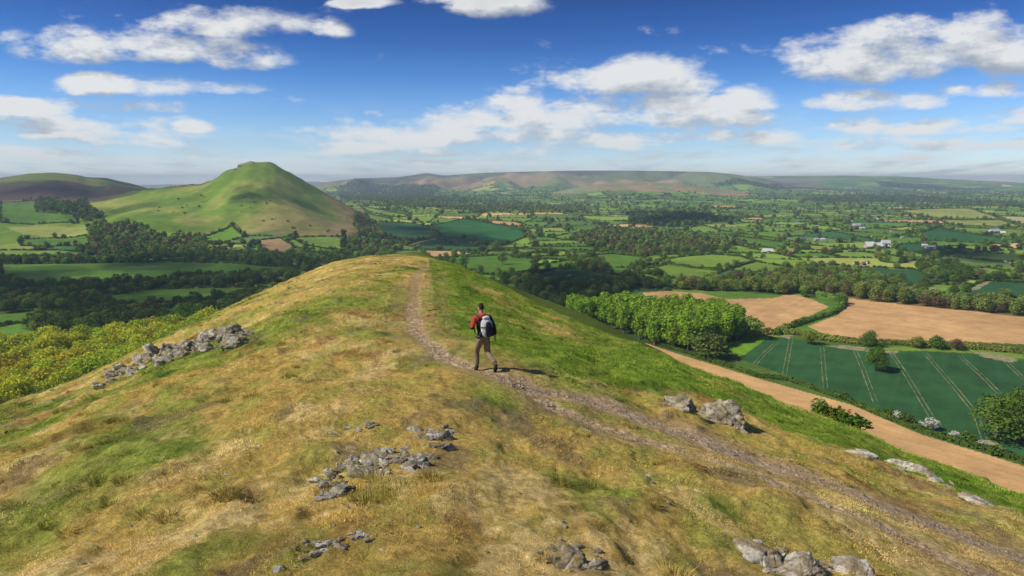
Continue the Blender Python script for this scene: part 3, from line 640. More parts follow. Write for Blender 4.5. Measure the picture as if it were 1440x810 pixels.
# ---- trees of the near valley that show largest: things of their own
def tree_thing(name, kind, x, y, z, H, label, group=None, wide=1.0, var=None, sink=0.2):
    cm, tm = PROTO[kind][RNG.integers(len(PROTO[kind])) if var is None else var]
    e = bpy.data.objects.new(name, None); COL.objects.link(e); e.location = (x, y, z-sink); e.rotation_euler = (0, 0, RNG.uniform(0, 6.28)); e.scale = (H*wide, H*wide, H); e.empty_display_size = 0.1
    link(tm, 'trunk', None, e); link(cm, 'crown', None, e); return tag(e, label, 'tree' if 'bush' not in name else 'bush', group)
def vz(x, y): return float(valley_h(np.array([float(x)]), np.array([float(y)]))[0])
SPECIAL = [  # px of the base, height in photo px, proto, name, width factor, label
 (1231, 521, 33, 'round', 'broadleaf_tree', 0.95, 'lone round tree standing out in the dark green crop with the tramlines'),
 (1432, 622, 66, 'round', 'broadleaf_tree', 1.35, 'large rounded bright green tree at the lower end of the dark green crop'),
 (1221, 488, 22, 'round', 'broadleaf_tree', 1.0, 'round deep green tree in the hedge just above the lone field tree'),
 (992, 504, 40, 'dark', 'broadleaf_tree', 1.5, 'broad olive tree at the front corner of the plantation beside the ploughed strip'),
 (1056, 476, 32, 'mixed', 'broadleaf_tree', 1.2, 'wide dull green tree at the end of the plantation below the ploughed field'),
 (1140, 484, 18, 'mixed', 'broadleaf_tree', 1.3, 'low spreading tree in the hedge between crop and wide ploughed field'),
 (650, 379, 24, 'mixed', 'broadleaf_tree', 0.9, 'tall ragged tree showing just above the crest of the hill beyond the path'),
 (706, 372, 18, 'mixed', 'broadleaf_tree', 0.9, 'thin airy tree on a field hedge beyond the crest'),
 (484, 353, 31, 'tall', 'conifer_tree', 1.1, 'slim dark upright conifer beside the foot of the cone shaped hill'),
 (1288, 489, 16, 'mixed', 'broadleaf_tree', 1.3, 'low spreading tree in the long hedge right of the round hedge tree'),
 (1345, 492, 14, 'brown', 'broadleaf_tree', 1.4, 'brownish budding tree in the hedge under the wide ploughed field'),
 (1316, 491, 18, 'dark', 'broadleaf_tree', 1.1, 'dark tree in the hedge between two low spreading trees'),
 (1186, 430, 10, 'dark', 'broadleaf_tree', 1.2, 'small dark tree where the two ploughed fields meet'),
 (265, 462, 34, 'round', 'broadleaf_tree', 1.2, 'bright green rounded tree beside the left slope at the top end of the lit wood'),
]
for (px, py, hp, kind, nm, wd, lab) in SPECIAL:
    p = vpts([(px, py)])[0]; r0 = math.hypot(*p); H = hp/FPX*r0*1.02
    tree_thing(nm, kind, p[0], p[1], vz(*p), H, lab, None, wd)
NAME = {'poplar': 'poplar_tree', 'willow': 'willow_tree', 'spring': 'budding_tree', 'dark': 'broadleaf_tree', 'mixed': 'broadleaf_tree', 'brown': 'broadleaf_tree'}
LOOK = {'poplar': 'tall fresh green poplar', 'willow': 'pale olive green willow', 'spring': 'yellow green tree in new leaf', 'dark': 'dark green broadleaf tree', 'mixed': 'mid green broadleaf tree', 'brown': 'brownish tree still in bud'}
WHERE = {'plantation': 'crowded in the plantation between hill and ploughed field', 'belt': 'in the long tree belt behind the wide ploughed field', 'lit': 'in the sunlit wood below the left slope', 'shade': 'in the shaded woods of the left valley',
         'scrub': 'in the scrub at the foot of the cone shaped hill', 'mixed': 'in a wood between the valley fields', 'hedge': 'on a hedge line between the valley fields', 'edge': 'on the edge of a valley field', 'dark': 'in a dark far wood, partly standing in for cloud shade', 'village': 'around the far village'}
NT = 290
for (x, y, z, H, s, k, r0) in TR[:NT]:
    lab = LOOK[s]+' '+WHERE[k]
    tree_thing(NAME[s], s, x, y, z, H, lab, LOOK[s]+'s '+WHERE[k], RNG.uniform(0.95, 1.25) if s not in ('poplar',) else RNG.uniform(1.05, 1.25))
rest = TR[NT:]
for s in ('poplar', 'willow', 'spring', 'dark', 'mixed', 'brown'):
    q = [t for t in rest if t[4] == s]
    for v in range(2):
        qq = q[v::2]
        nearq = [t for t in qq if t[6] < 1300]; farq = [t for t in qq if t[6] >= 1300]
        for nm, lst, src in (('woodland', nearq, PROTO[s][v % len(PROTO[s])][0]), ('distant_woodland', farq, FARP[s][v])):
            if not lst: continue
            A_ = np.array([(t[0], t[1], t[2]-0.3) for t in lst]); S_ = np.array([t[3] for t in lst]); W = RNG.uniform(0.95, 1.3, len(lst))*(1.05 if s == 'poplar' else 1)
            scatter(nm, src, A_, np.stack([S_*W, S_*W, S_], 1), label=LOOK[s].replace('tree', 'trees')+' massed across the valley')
for s in ('hedge', 'blossom'):
    q = [t for t in BU if t[4] == s]
    for nm, lst, src in (('hedgerow_shrubbery', [t for t in q if t[5] < 1100], PROTO[s][0][0]), ('distant_hedgerow_shrubbery', [t for t in q if t[5] >= 1100], FARP[s][0])):
        if lst:
            A_ = np.array([(t[0], t[1], t[2]-0.15) for t in lst]); S_ = np.array([t[3] for t in lst]); scatter(nm, src, A_, np.stack([S_*1.25, S_*1.25, S_], 1), label=('dark hedgerow shrubs' if s == 'hedge' else 'white blossoming hawthorns')+' along the field boundaries')
# ---- the hedges one can tell apart
def hedge_thing(line, wdt, hgt, per_m, size, label, kind='hedge', z_of=vz):
    P = vpts(line); D_ = []
    for (x1, y1), (x2, y2) in zip(P[:-1], P[1:]):
        L = math.hypot(x2-x1, y2-y1); n = int(L*per_m); t = RNG.random(n); nx, ny = -(y2-y1)/L, (x2-x1)/L
        s0 = t*L+x1*0.7; hv = hgt*(0.75+0.5*(fbm(s0/6, s0*0+3, 3, 140)+0.4)); an = RNG.uniform(0, math.pi, n)
        o = np.cos(an)*wdt*0.5*(0.8+0.5*fbm(s0/4, s0*0+9, 2, 141)); zz = np.sin(an)**0.6*hv*RNG.uniform(0.75, 1.05, n)
        px = x1+(x2-x1)*t+nx*o; py = y1+(y2-y1)*t+ny*o; N = np.stack([nx*np.cos(an), ny*np.cos(an), np.sin(an)+0.1], 1)+RNG.normal(size=(n, 3))*0.45
        D_.append((px, py, zz, N))
    px = np.concatenate([d[0] for d in D_]); py = np.concatenate([d[1] for d in D_]); zz = np.concatenate([d[2] for d in D_]); N = np.concatenate([d[3] for d in D_]); N /= np.linalg.norm(N, axis=1)[:, None]
    z0 = valley_h(px, py); c = P.mean(0); zc = vz(*c); v, f = leaf_quads(np.stack([px-c[0], py-c[1], z0+zz-zc], 1), N, size, RNG)
    me = mesh_from('hedge', v, f, smooth=False); add_float(me, RNG.uniform(0.75, 1.25, len(f))*(1+0.5*np.repeat(fbm(px/9, py/9, 2, 142), 1)), 'lv', 'FACE'); o = link(me, 'hedge', LEAF[kind], None, (c[0], c[1], zc)); return tag(o, label, 'hedge')
hedge_thing([(905,480),(955,494),(1000,509),(1035,519),(1065,530),(1110,536),(1196,566),(1250,590),(1298,608),(1350,625),(1400,638),(1480,664)], 3.2, 2.6, 26, 0.42, 'long dark clipped hedge between the narrow ploughed strip and the dark green crop')
hedge_thing([(1040,476),(1085,469),(1110,470),(1136,472),(1160,479),(1211,484),(1260,484),(1300,488),(1350,489),(1400,494),(1470,500)], 5, 4.2, 22, 0.55, 'tall uneven hedge between the dark green crop and the wide ploughed field', 'mixed')
hedge_thing([(1090,472),(1102,464),(1125,456),(1150,448),(1172,441),(1183,434),(1187,428),(1170,420),(1150,414)], 5, 4.5, 18, 0.6, 'bushy curving hedge dividing the two ploughed fields', 'mixed')
hedge_thing([(893,381),(938,372),(1016,382),(1062,368)], 3, 2.6, 7, 0.7, 'thin dark hedge with a bend between light green meadows')
hedge_thing([(870,389),(893,383),(989,397)], 3, 2.4, 7, 0.7, 'straight low hedge along the lower side of the light green meadows')
hedge_thing([(700,389),(750,384),(808,376),(860,378)], 5, 4, 8, 0.8, 'dark thick hedge above the shaded dark green field', 'dark')
hedge_thing([(617,363),(707,359),(757,362),(812,368)], 3, 2.6, 7, 0.7, 'low hedge crossing green fields just beyond the crest', 'dark')
hedge_thing([(700,350),(760,350),(812,355),(860,354)], 3, 2.6, 6, 0.8, 'straight narrow hedge between two mid green fields', 'dark')
# white hawthorns and bushes by the clipped hedge
for px, py, hp, kind, lab in ((1262,588,12,'blossom','white flowering hawthorn in the clipped hedge, uppermost of five'), (1306,604,18,'blossom','largest white flowering hawthorn beside the clipped hedge'), (1341,615,10,'blossom','small round white hawthorn between two dark bushes'),
    (1381,630,12,'blossom','white hawthorn beside the sandy patch at the end of the crop'), (1405,637,9,'blossom','last white hawthorn of the clipped hedge near the large round tree'),
    (1249,585,13,'hedge','dark green bush in the clipped hedge beside the uppermost hawthorn'), (1274,594,15,'hedge','round bush in the clipped hedge above the largest hawthorn'), (1360,622,17,'hedge','broad green bush in the clipped hedge between white hawthorns'),
    (1400,640,15,'hedge','bush at the foot of the large round tree'), (1186,562,13,'hedge','light green bush sticking out of the clipped hedge halfway'), (1012,494,16,'hedge','bush between plantation corner and bright grass triangle')):
    p = vpts([(px, py)])[0]; H = hp/FPX*math.hypot(*p)*0.85
    tree_thing('hawthorn_bush' if kind == 'blossom' else 'field_bush', kind, p[0], p[1], vz(*p), H, lab, None, 1.2)
# gorse and thorn bushes on the near flank, just where the slope falls away
for px, rr0, H, lab in ((1152,47,1.5,'yellow green bush on the brow of the slope against the ploughed strip'), (1172,46.5,1.35,'round green bush on the brow between two others'), (1198,45,1.25,'lowest dark green bush on the brow above the ploughed strip')):
    a0 = float(az_t(px, 590)[0]); x0, y0 = math.sin(a0)*rr0, math.cos(a0)*rr0
    tree_thing('slope_bush', 'hedge' if px > 1160 else 'willow', x0, y0, float(near_h(np.array([x0]), np.array([y0]))[0]), H, lab, None, 1.3, sink=0.1)
# ---- tramlines, bare patches and farm tracks
def ribbon(name, line, wdt, lift=0.12, jit=0.2):
    P = vpts(line); Q = []
    for (x1, y1), (x2, y2) in zip(P[:-1], P[1:]):
        n = max(2, int(math.hypot(x2-x1, y2-y1)/4)); t = np.linspace(0, 1, n, endpoint=False); Q += [(x1+(x2-x1)*s, y1+(y2-y1)*s) for s in t]
    Q.append(tuple(P[-1])); Q = np.array(Q); T = np.gradient(Q, axis=0); T /= np.linalg.norm(T, axis=1)[:, None]; N = np.stack([-T[:, 1], T[:, 0]], 1)
    w_ = wdt*(1+jit*RNG.normal(size=len(Q)))[:, None]*0.5; A_ = Q+N*w_; B = Q-N*w_
    return A_, B
m, nt, b = new_mat('bare_soil'); g_ = nd(nt, 'ShaderNodeNewGeometry'); n_ = noise_node(nt, 0.25, 5, 0.7, g_.outputs['Position']); r_ = ramp(nt, n_.outputs['Fac'], [(0.35, (0.10, 0.15, 0.05)), (0.5, (0.27, 0.24, 0.12)), (0.7, (0.46, 0.35, 0.20))]); nt.links.new(r_.outputs[0], b.inputs['Base Color'])
SOIL = m
def ribbons(name, lst, label):
    V = []; F = []
    for A_, B in lst:
        o = len(V); n = len(A_)
        for p, q in zip(A_, B): V += [p, q]
        F += [(o+2*i, o+2*i+1, o+2*i+3, o+2*i+2) for i in range(n-1)]
    V = np.array(V); z = valley_h(V[:, 0], V[:, 1])+0.14; me = mesh_from(name, np.column_stack([V, z]), F, smooth=False); return tag(link(me, name, SOIL), label, None, None, 'structure')
TL = [[(1113,475),(1108,500),(1103,527)], [(1156,488),(1158,515),(1161,546)], [(1203,494),(1214,520),(1231,566)], [(1253,496),(1276,530),(1295,562),(1313,592)], [(1300,496),(1340,542),(1371,580),(1384,617)], [(1350,501),(1380,528),(1412,560)], [(1410,505),(1440,533),(1470,560)], [(1093,481),(1075,497),(1061,513)]]
lst = []
for L in TL:
    P = ribbon('t', L, 0.9); off = 1.15
    for s in (-1, 1):
        mid = (P[0]+P[1])/2; T = np.gradient(mid, axis=0); T /= np.linalg.norm(T, axis=1)[:, None]; N = np.stack([-T[:, 1], T[:, 0]], 1); c_ = mid+N*off*s
        wv = 0.25*(1+0.4*RNG.normal(size=len(mid)))[:, None]; lst.append((c_+N*wv, c_-N*wv))
SOIL_KEEP = SOIL; SOIL, nt, b = new_mat('wheel_track_ground'); g_ = nd(nt, 'ShaderNodeNewGeometry'); n_ = noise_node(nt, 0.12, 5, 0.7, g_.outputs['Position']); r_ = ramp(nt, n_.outputs['Fac'], [(0.35, (0.05, 0.11, 0.035)), (0.5, (0.20, 0.20, 0.09)), (0.7, (0.30, 0.26, 0.13))]); nt.links.new(r_.outputs[0], b.inputs['Base Color'])
ribbons('tramlines_in_field', lst, 'pairs of bare wheel tracks running through the dark green crop')
SOIL = SOIL_KEEP
ribbons('farm_track', [ribbon('t', [(1355,418),(1353,411),(1372,406),(1385,397),(1400,394)], 7), ribbon('t', [(573,345),(600,338),(618,333)], 9), ribbon('t', [(700,352),(720,349),(752,357)], 6), ribbon('t', [(740,333),(790,329),(830,330)], 8)], 'pale dirt farm tracks along field edges')
def patch(pts):
    P = vpts(pts); c = P.mean(0); out = []
    for i in range(len(P)):
        a, b2 = P[i], P[(i+1) % len(P)]
        for f in np.linspace(0, 1, 10, endpoint=False): out.append(a+(b2-a)*f)
    out = np.array(out); out = c+(out-c)*(1+0.25*RNG.normal(size=len(out))*0.5+0.15)[:, None]; return c, out
V = []; F = []
for pts in ([(1165,487),(1190,486),(1232,491),(1225,495),(1190,491)], [(1372,496),(1400,497),(1430,506),(1420,509),(1385,502)], [(1384,582),(1396,584),(1404,600),(1398,612),(1392,598)], [(1380,618),(1400,622),(1412,630),(1390,629)], [(1095,472),(1112,472),(1110,477)], [(1236,493),(1262,494),(1258,497),(1240,496)]):
    c, out = patch(pts); o = len(V); V += [c]+list(out); n = len(out); F += [(o, o+1+i, o+1+(i+1) % n) for i in range(n)]
V = np.array(V); me = mesh_from('bare_ground_patches', np.column_stack([V, valley_h(V[:, 0], V[:, 1])+0.10]), F, 3, False); tag(link(me, 'bare_ground', SOIL), 'sandy bare patches at the edge of the dark green crop', None, None, 'structure')
# ------------------------------------------------------------------ grass, tussocks, pebbles on the hill
m = bpy.data.materials.new('grass_blades'); m.use_nodes = True; nt = m.node_tree; nt.nodes.clear()
out = nd(nt, 'ShaderNodeOutputMaterial'); at = nd(nt, 'ShaderNodeAttribute', attribute_name='tint', attribute_type='INSTANCER'); lv = nd(nt, 'ShaderNodeAttribute', attribute_name='lv')
cc = mixc(nt, 'MULTIPLY', 1.0, at.outputs['Color'], lv.outputs['Fac'])
d = nd(nt, 'ShaderNodeBsdfDiffuse'); t = nd(nt, 'ShaderNodeBsdfTranslucent'); mx = nd(nt, 'ShaderNodeMixShader'); mx.inputs[0].default_value = 0.3
nt.links.new(cc, d.inputs[0]); nt.links.new(cc, t.inputs[0]); nt.links.new(d.outputs[0], mx.inputs[1]); nt.links.new(t.outputs[0], mx.inputs[2]); nt.links.new(mx.outputs[0], out.inputs[0])
BLADE = m
def grass_mesh(name, n, rad, h0, h1, wd, lean, seed, clump=0.0):
    rng = np.random.default_rng(seed); a = rng.uniform(0, 6.28, n); r = rad*np.sqrt(rng.random(n)); bx, by = np.cos(a)*r, np.sin(a)*r
    h = rng.uniform(h0, h1, n)*(1-0.4*(r/rad)**2); la = rng.normal(0, 1.1, n) if clump == 0 else a+rng.normal(0, 0.5, n); ll = h*lean*rng.uniform(0.3, 1.4, n)*(1 if clump == 0 else (0.4+r/rad))
    dx, dy = np.cos(la)*ll, np.sin(la)*ll; wa = rng.uniform(0, 3.14, n); wx, wy = np.cos(wa)*wd, np.sin(wa)*wd; z0 = np.full(n, -0.03)
    B = np.stack([bx, by, z0], 1); W = np.stack([wx, wy, np.zeros(n)], 1)*0.5; Mi = B+np.stack([dx*0.35, dy*0.35, 0.03+h*0.6], 1); T = B+np.stack([dx, dy, 0.03+h], 1)
    v = np.stack([B-W, B+W, Mi+W*0.8, Mi-W*0.8, T+W*0.15, T-W*0.15], 1).reshape(-1, 3); i = np.arange(n)[:, None]*6
    f = np.concatenate([i+np.array([[0, 1, 2, 3]]), i+np.array([[3, 2, 4, 5]])], 1).reshape(-1, 4)
    me = mesh_from(name, v, f, smooth=False); s = rng.uniform(0.7, 1.4, n); add_float(me, np.repeat(s, 2), 'lv', 'FACE'); me.materials.append(BLADE); return me
def ground_euler(x, y, spin):
    e = 0.12; hx = (near_h(x+e, y)-near_h(x-e, y))/(2*e); hy = (near_h(x, y+e)-near_h(x, y-e))/(2*e)
    N = np.stack([-hx*0.8, -hy*0.8, np.ones_like(hx)], 1); N /= np.linalg.norm(N, axis=1)[:, None]
    X_ = np.stack([np.cos(spin), np.sin(spin), np.zeros_like(spin)], 1); X_ -= N*(X_*N).sum(1)[:, None]; X_ /= np.linalg.norm(X_, axis=1)[:, None]; Yv = np.cross(N, X_)
    # rotation matrix columns X_, Yv, N -> XYZ euler
    ry = np.arcsin(np.clip(-X_[:, 2], -1, 1)); rx = np.arctan2(Yv[:, 2], N[:, 2]); rz = np.arctan2(X_[:, 1], X_[:, 0]); return np.stack([rx, ry, rz], 1)
def sector(n, r0, r1, az=R(40), rng=RNG):
    r = np.sqrt(rng.uniform(r0*r0, r1*r1, n)); a = rng.uniform(-az, az, n); return np.sin(a)*r, np.cos(a)*r
for li, (r0, r1, dn, nb, rad, h0, h1, wd) in enumerate([(1.6, 9, 16, 260, 0.24, 0.012, 0.05, 0.0045), (9, 26, 11, 120, 0.30, 0.015, 0.06, 0.008), (26, 112, 4.6, 70, 0.48, 0.02, 0.075, 0.02)]):
    n = int(R(40)*(r1*r1-r0*r0)*dn); x, y = sector(n, r0, r1); p1, p2, p3 = near_masks(x, y)
    zb, zn, s, w_ = near_base(x, y); k = (RNG.random(n) > np.clip(p1*1.6, 0, 0.99)) & (RNG.random(n) > np.clip(p2*1.5, 0, 0.985)) & (w_ < 1.25)
    x, y = x[k], y[k]; col_ = near_colour(x, y); g = np.clip((col_[:, 1]/(col_[:, 0]+1e-6)-0.7)*1.4, 0, 1)
    rough = np.clip(0.5+1.4*fbm(x/0.9, y/1.3, 3, 150), 0.15, 1.7); sc = np.stack([np.ones(len(x)), np.ones(len(x)), (0.38+0.55*g)*rough], 1)*RNG.uniform(0.8, 1.25, len(x))[:, None]
    L = 0.9+0.4*g; z = near_h(x, y); p1b, p2b, _ = near_masks(x, y); z = z-0.05*p1b-0.04*p2b
    # blades comb downhill, roughly away from the crest
    ge = ground_euler(x, y, np.where(x < 0, math.pi*0.95, -0.2)+0.9*fbm(x/1.5, y/1.5, 2, 151)+RNG.normal(0, 0.35, len(x)))
    idx = RNG.integers(0, 2, len(x))
    for v in range(2):
        q = idx == v; scatter('short_grass', grass_mesh('short_grass', nb, rad, h0, h1, wd, 0.9, 60+li*5+v), np.stack([x, y, z], 1)[q], sc[q], eul=ge[q], label='short straw coloured and green grass covering the hill', colr=np.clip(col_[q]*(1.3*RNG.uniform(0.75, 1.3, q.sum()))[:, None], 0, 1))
# rough tussocks
n = 1900; x, y = sector(n, 3, 70); p1, p2, p3 = near_masks(x, y); zb, zn, s, w_ = near_base(x, y)
k = (p1 < 0.05) & (p2 < 0.05) & (fbm(x/4, y/4, 3, 160) > -0.02) & (w_ < 1.1); x, y = x[k], y[k]; col_ = near_colour(x, y)
mixf = (RNG.random(len(x)) < 0.4); col_[mixf] = col_[mixf]*0.45+0.5*np.array((0.09, 0.13, 0.02)); col_[~mixf] = col_[~mixf]*0.8+0.3*np.array((0.42, 0.32, 0.13))
scatter('grass_tussocks', grass_mesh('grass_tussocks', 150, 0.15, 0.04, 0.12, 0.008, 1.3, 90, 1.0), np.stack([x, y, near_h(x, y)], 1), RNG.uniform(0.5, 1.25, len(x)), label='rough tufts of longer grass on the hill', colr=col_)
# ------------------------------------------------------------------ rocks
def rock_mat(name, base, light, moss, lich):
    m, nt, b = new_mat(name); tc_ = nd(nt, 'ShaderNodeTexCoord'); g_ = nd(nt, 'ShaderNodeNewGeometry'); P_ = g_.outputs['Position']
    n1 = noise_node(nt, 7, 8, 0.72, P_); n2 = noise_node(nt, 4.5, 5, 0.6, P_); n3 = noise_node(nt, 3.0, 4, 0.6, P_)
    r1_ = ramp(nt, n1.outputs['Fac'], [(0.30, tuple(v*0.28 for v in base)), (0.48, base), (0.68, light)])
    l_ = ramp(nt, n2.outputs['Fac'], [(0.50, (0, 0, 0)), (0.57, (1, 1, 1))]); c1 = mixc(nt, 'MIX', mathn(nt, 'MULTIPLY', l_.outputs[0], 0.8), r1_.outputs[0], lich)
    sp = nd(nt, 'ShaderNodeSeparateXYZ'); nt.links.new(g_.outputs['Normal'], sp.inputs[0])
    mo = mathn(nt, 'MULTIPLY', ramp(nt, n3.outputs['Fac'], [(0.48, (0, 0, 0)), (0.58, (1, 1, 1))]).outputs[0], mathn(nt, 'MULTIPLY_ADD', sp.outputs[2], 0.9, 0.1, clamp=True))
    c2 = mixc(nt, 'MIX', mathn(nt, 'MULTIPLY', mo, 0.75), c1, moss); nt.links.new(c2, b.inputs['Base Color'])
    n4 = noise_node(nt, 14, 8, 0.75, P_); v = nd(nt, 'ShaderNodeTexVoronoi', feature='DISTANCE_TO_EDGE'); v.inputs['Scale'].default_value = 5; nt.links.new(P_, v.inputs['Vector'])
    hh = mathn(nt, 'MULTIPLY_ADD', mathn(nt, 'MINIMUM', v.outputs['Distance'], 0.08), 3.0, n4.outputs['Fac']); bump_node(nt, hh, 1.0, 0.05, b); return m
ROCK = [rock_mat('grey_rock', (0.24, 0.205, 0.15), (0.50, 0.45, 0.36), (0.27, 0.20, 0.06), (0.48, 0.46, 0.38)), rock_mat('pale_rock', (0.36, 0.31, 0.235), (0.62, 0.57, 0.48), (0.26, 0.19, 0.08), (0.68, 0.65, 0.57)), rock_mat('gravel_stone', (0.40, 0.29, 0.18), (0.66, 0.53, 0.37), (0.30, 0.22, 0.12), (0.50, 0.40, 0.27))]
def rock_mesh(name, seed, sub=4, dims=(1, 1, 1), mat=0, cuts=14, rough=0.10):
    import bmesh
    bm = bmesh.new(); bmesh.ops.create_icosphere(bm, subdivisions=sub, radius=1.0); v = np.array([q.co[:] for q in bm.verts]); f = np.array([[q.index for q in p.verts] for p in bm.faces]); bm.free()
    rng = np.random.default_rng(seed)
    for _ in range(cuts):
        nrm = rng.normal(size=3); nrm /= np.linalg.norm(nrm); dd = rng.uniform(0.45, 0.85); q = v@nrm; over = np.maximum(q-dd, 0); v -= nrm*over[:, None]*0.97
    s = seed*7.1
    for fr, am in ((1.6, rough*2.0), (4.0, rough*1.7), (10.0, rough*1.1), (22.0, rough*0.6)):
        nn = vnoise(v[:, 0]*fr+s, v[:, 1]*fr+v[:, 2]*fr*0.7, seed)+vnoise(v[:, 2]*fr+s, v[:, 0]*fr*0.8+v[:, 1]*fr, seed+3); v *= (1+am*nn)[:, None]
    v *= np.array(dims); me = mesh_from(name, v, f, 3, False); me.materials.append(ROCK[mat]); return me
RK = [[rock_mesh('rock', 10*m_+i, 4, (1, 0.6+0.08*i, 0.75), m_, 12, 0.13) for i in range(6)] for m_ in range(2)]
NEARF = lambda a, b: near_h(a, b)
def ground(px, py):
    x, y = hit([px], [py], NEARF, 1.2, 130, 3000); return float(x[0]), float(y[0])
def put_rock(px, py, wpx, hk, label, group=None, mat=0, tilt=0.0, yaw=None, mesh=None, sink=0.5, name='rock', dep=0.7):
    x, y = ground(px, py); r = math.hypot(x, y); s = wpx/FPX*r/2; z = float(near_h(np.array([x]), np.array([y]))[0])
    o = bpy.data.objects.new(name, mesh or RK[mat][RNG.integers(6)]); COL.objects.link(o)
    hk *= 1.25
    o.scale = (s, s*dep, s*hk) if mesh is None else (s, s, s); o.location = (x, y, z+s*hk*(0.5-sink)*0.8)
    o.rotation_euler = (RNG.normal()*0.12, tilt+RNG.normal()*0.1, RNG.normal()*0.35 if yaw is None else yaw); return tag(o, label, 'rock', group)
BIG = [rock_mesh('outcrop_rock', 50+i, 5, d_, m_, 18, 0.13) for i, (d_, m_) in enumerate([((1, .65, .74), 0), ((1, .7, .6), 0), ((1, .8, .5), 1), ((1, .7, .6), 1), ((1, .6, .4), 1)])]
put_rock(1014, 592, 84, .6, 'largest grey boulder beside the path, lichen spotted, with a steep right end', mesh=BIG[0], tilt=0.22, yaw=-0.25, sink=0.35)
put_rock(958, 575, 62, .6, 'brownish mossy rock adjoining the left end of the largest boulder', mesh=BIG[1], tilt=0.05, yaw=-0.2, sink=0.4)
put_rock(1062, 782, 112, .8, 'rough pale outcrop rock near the bottom edge below the path', mat=1, mesh=BIG[2], tilt=-0.15, sink=0.55)
put_rock(1122, 802, 96, .8, 'low lichen covered outcrop rock touching the pale outcrop at the bottom', mat=1, mesh=BIG[3], sink=0.6)
put_rock(1204, 806, 88, .8, 'outcrop rock with a white top, rightmost along the bottom edge', mat=1, mesh=BIG[4], sink=0.5)
put_rock(1082, 805, 30, .5, 'bright white lichen stone between the bottom outcrop rocks', mat=1, sink=0.3)
put_rock(1212, 642, 34, .55, 'pale grey rock on the grass edge above the path, first of the bright rocks', mat=1, yaw=-.3)
put_rock(1262, 655, 44, .55, 'pale grey rock in the middle of the bright outcrop above the path', mat=1, yaw=-.4, tilt=.2)
put_rock(1290, 664, 36, .6, 'rock with straw coloured grass around it in the bright outcrop above the path', mat=1, yaw=-.4, tilt=.25)
put_rock(1316, 675, 30, .4, 'low sloping end rock of the bright outcrop above the path', mat=1, yaw=-.5, tilt=.3)
put_rock(1378, 708, 46, .4, 'flat whitish rock alone on the green slope far along the path', mat=1, yaw=-.3, tilt=.15)
put_rock(800, 794, 96, .6, 'dark cracked rock breaking through the grass at the bottom middle', mesh=BIG[1], sink=0.55)
put_rock(840, 800, 50, .5, 'smaller dark rock next to the cracked rock at the bottom middle', mesh=BIG[0], sink=0.5)
put_rock(1070, 641, 9, .6, 'single brown stone lying on the stony path', None, 1)
put_rock(1367, 764, 9, .6, 'single grey stone lying on the lower track', None, 1)
put_rock(716, 537, 7, .6, 'small stone at the path edge just behind the walker', None, 1)
def cluster(n, fn, w0, w1, label, group, mats=(0,), tilt=0.0, hk=0.62, dep=0.75, yaw=None, name='rock'):
    for i in range(n):
        px, py = fn(); put_rock(px, py, RNG.uniform(w0, w1)*(1 if RNG.random() < .6 else .55), hk*RNG.uniform(.7, 1.3), label, group, int(RNG.choice(mats)), tilt+RNG.normal()*0.15, None if yaw is None else yaw+RNG.normal()*0.3, dep=dep, name=name)
def along(pts, spread):
    pts = np.array(pts, float)
    def f():
        i = RNG.integers(len(pts)-1); t = RNG.random(); p = pts[i]+(pts[i+1]-pts[i])*t; return p[0]+RNG.normal()*spread*1.6, p[1]+RNG.normal()*spread
    return f
cluster(34, along([(225,508),(262,492),(300,482),(345,470)], 6), 20, 46, 'jagged grey slab in the long outcrop on the left slope', 'slabs of the long outcrop on the left slope', (0, 0, 1), 0.35, 0.6, 0.7, 0.2)
cluster(26, along([(140,540),(180,522),(228,506)], 4), 14, 32, 'low broken rock trailing down from the long outcrop', 'rocks trailing from the long outcrop', (0, 1), 0.3, 0.5, 0.6, 0.3)
put_rock(325, 474, 46, .7, 'dark lumpy rock at the upper end of the long outcrop', mesh=BIG[0], sink=.35, yaw=0.3)
put_rock(262, 494, 42, .7, 'large ridged slab in the middle of the long outcrop', mesh=BIG[1], sink=.35, yaw=0.3, tilt=-.3)
cluster(32, along([(455,695),(480,665),(515,652)], 6), 18, 44, 'angular grey rock in the arc of rocks left of the middle outcrop', 'rocks of the left arc in the middle outcrop', (0, 0, 1), 0.2, 0.5, 0.7, 0.5)
cluster(44, along([(520,668),(545,650),(580,655),(600,622),(625,610)], 10), 18, 50, 'grey rock in the scattered outcrop in front of the walker', 'rocks of the scattered middle outcrop', (0, 0, 1), 0.1, 0.5, 0.7)
put_rock(540, 668, 30, .8, 'pale upright pointed rock in the middle of the scattered outcrop', None, 1, yaw=0.2)
put_rock(611, 617, 30, .7, 'smooth pale boulder at the upper end of the scattered outcrop', None, 1, yaw=0.1)
put_rock(590, 650, 40, .6, 'dark ledge with a shadowed face in the scattered outcrop', mesh=BIG[1], sink=.45)
put_rock(525, 599, 28, .5, 'dark flat rock above the scattered outcrop', None, 0)
cluster(8, along([(465,610),(495,604),(520,600)], 3), 8, 16, 'small flat rock in the short row above the scattered outcrop', 'rocks of the short upper row', (0,), 0.1, 0.4)
cluster(30, along([(410,800),(435,780),(460,765),(500,755)], 10), 12, 34, 'dark grey rock in the rough outcrop at the bottom left of centre', 'rocks of the rough outcrop at the bottom', (0, 0, 0, 1), 0.2, 0.5, 0.7, 0.5)
cluster(16, along([(770,785),(800,775),(850,800)], 8), 10, 24, 'broken rock around the cracked rock at the bottom middle', 'broken rocks at the bottom middle', (0, 1), 0, 0.5)
cluster(22, along([(1035,765),(1090,780),(1130,790),(1190,790),(1240,805)], 9), 12, 28, 'lichen spotted rock of the outcrop along the bottom edge', 'lichen spotted rocks along the bottom edge', (1, 1, 0), 0, 0.5)
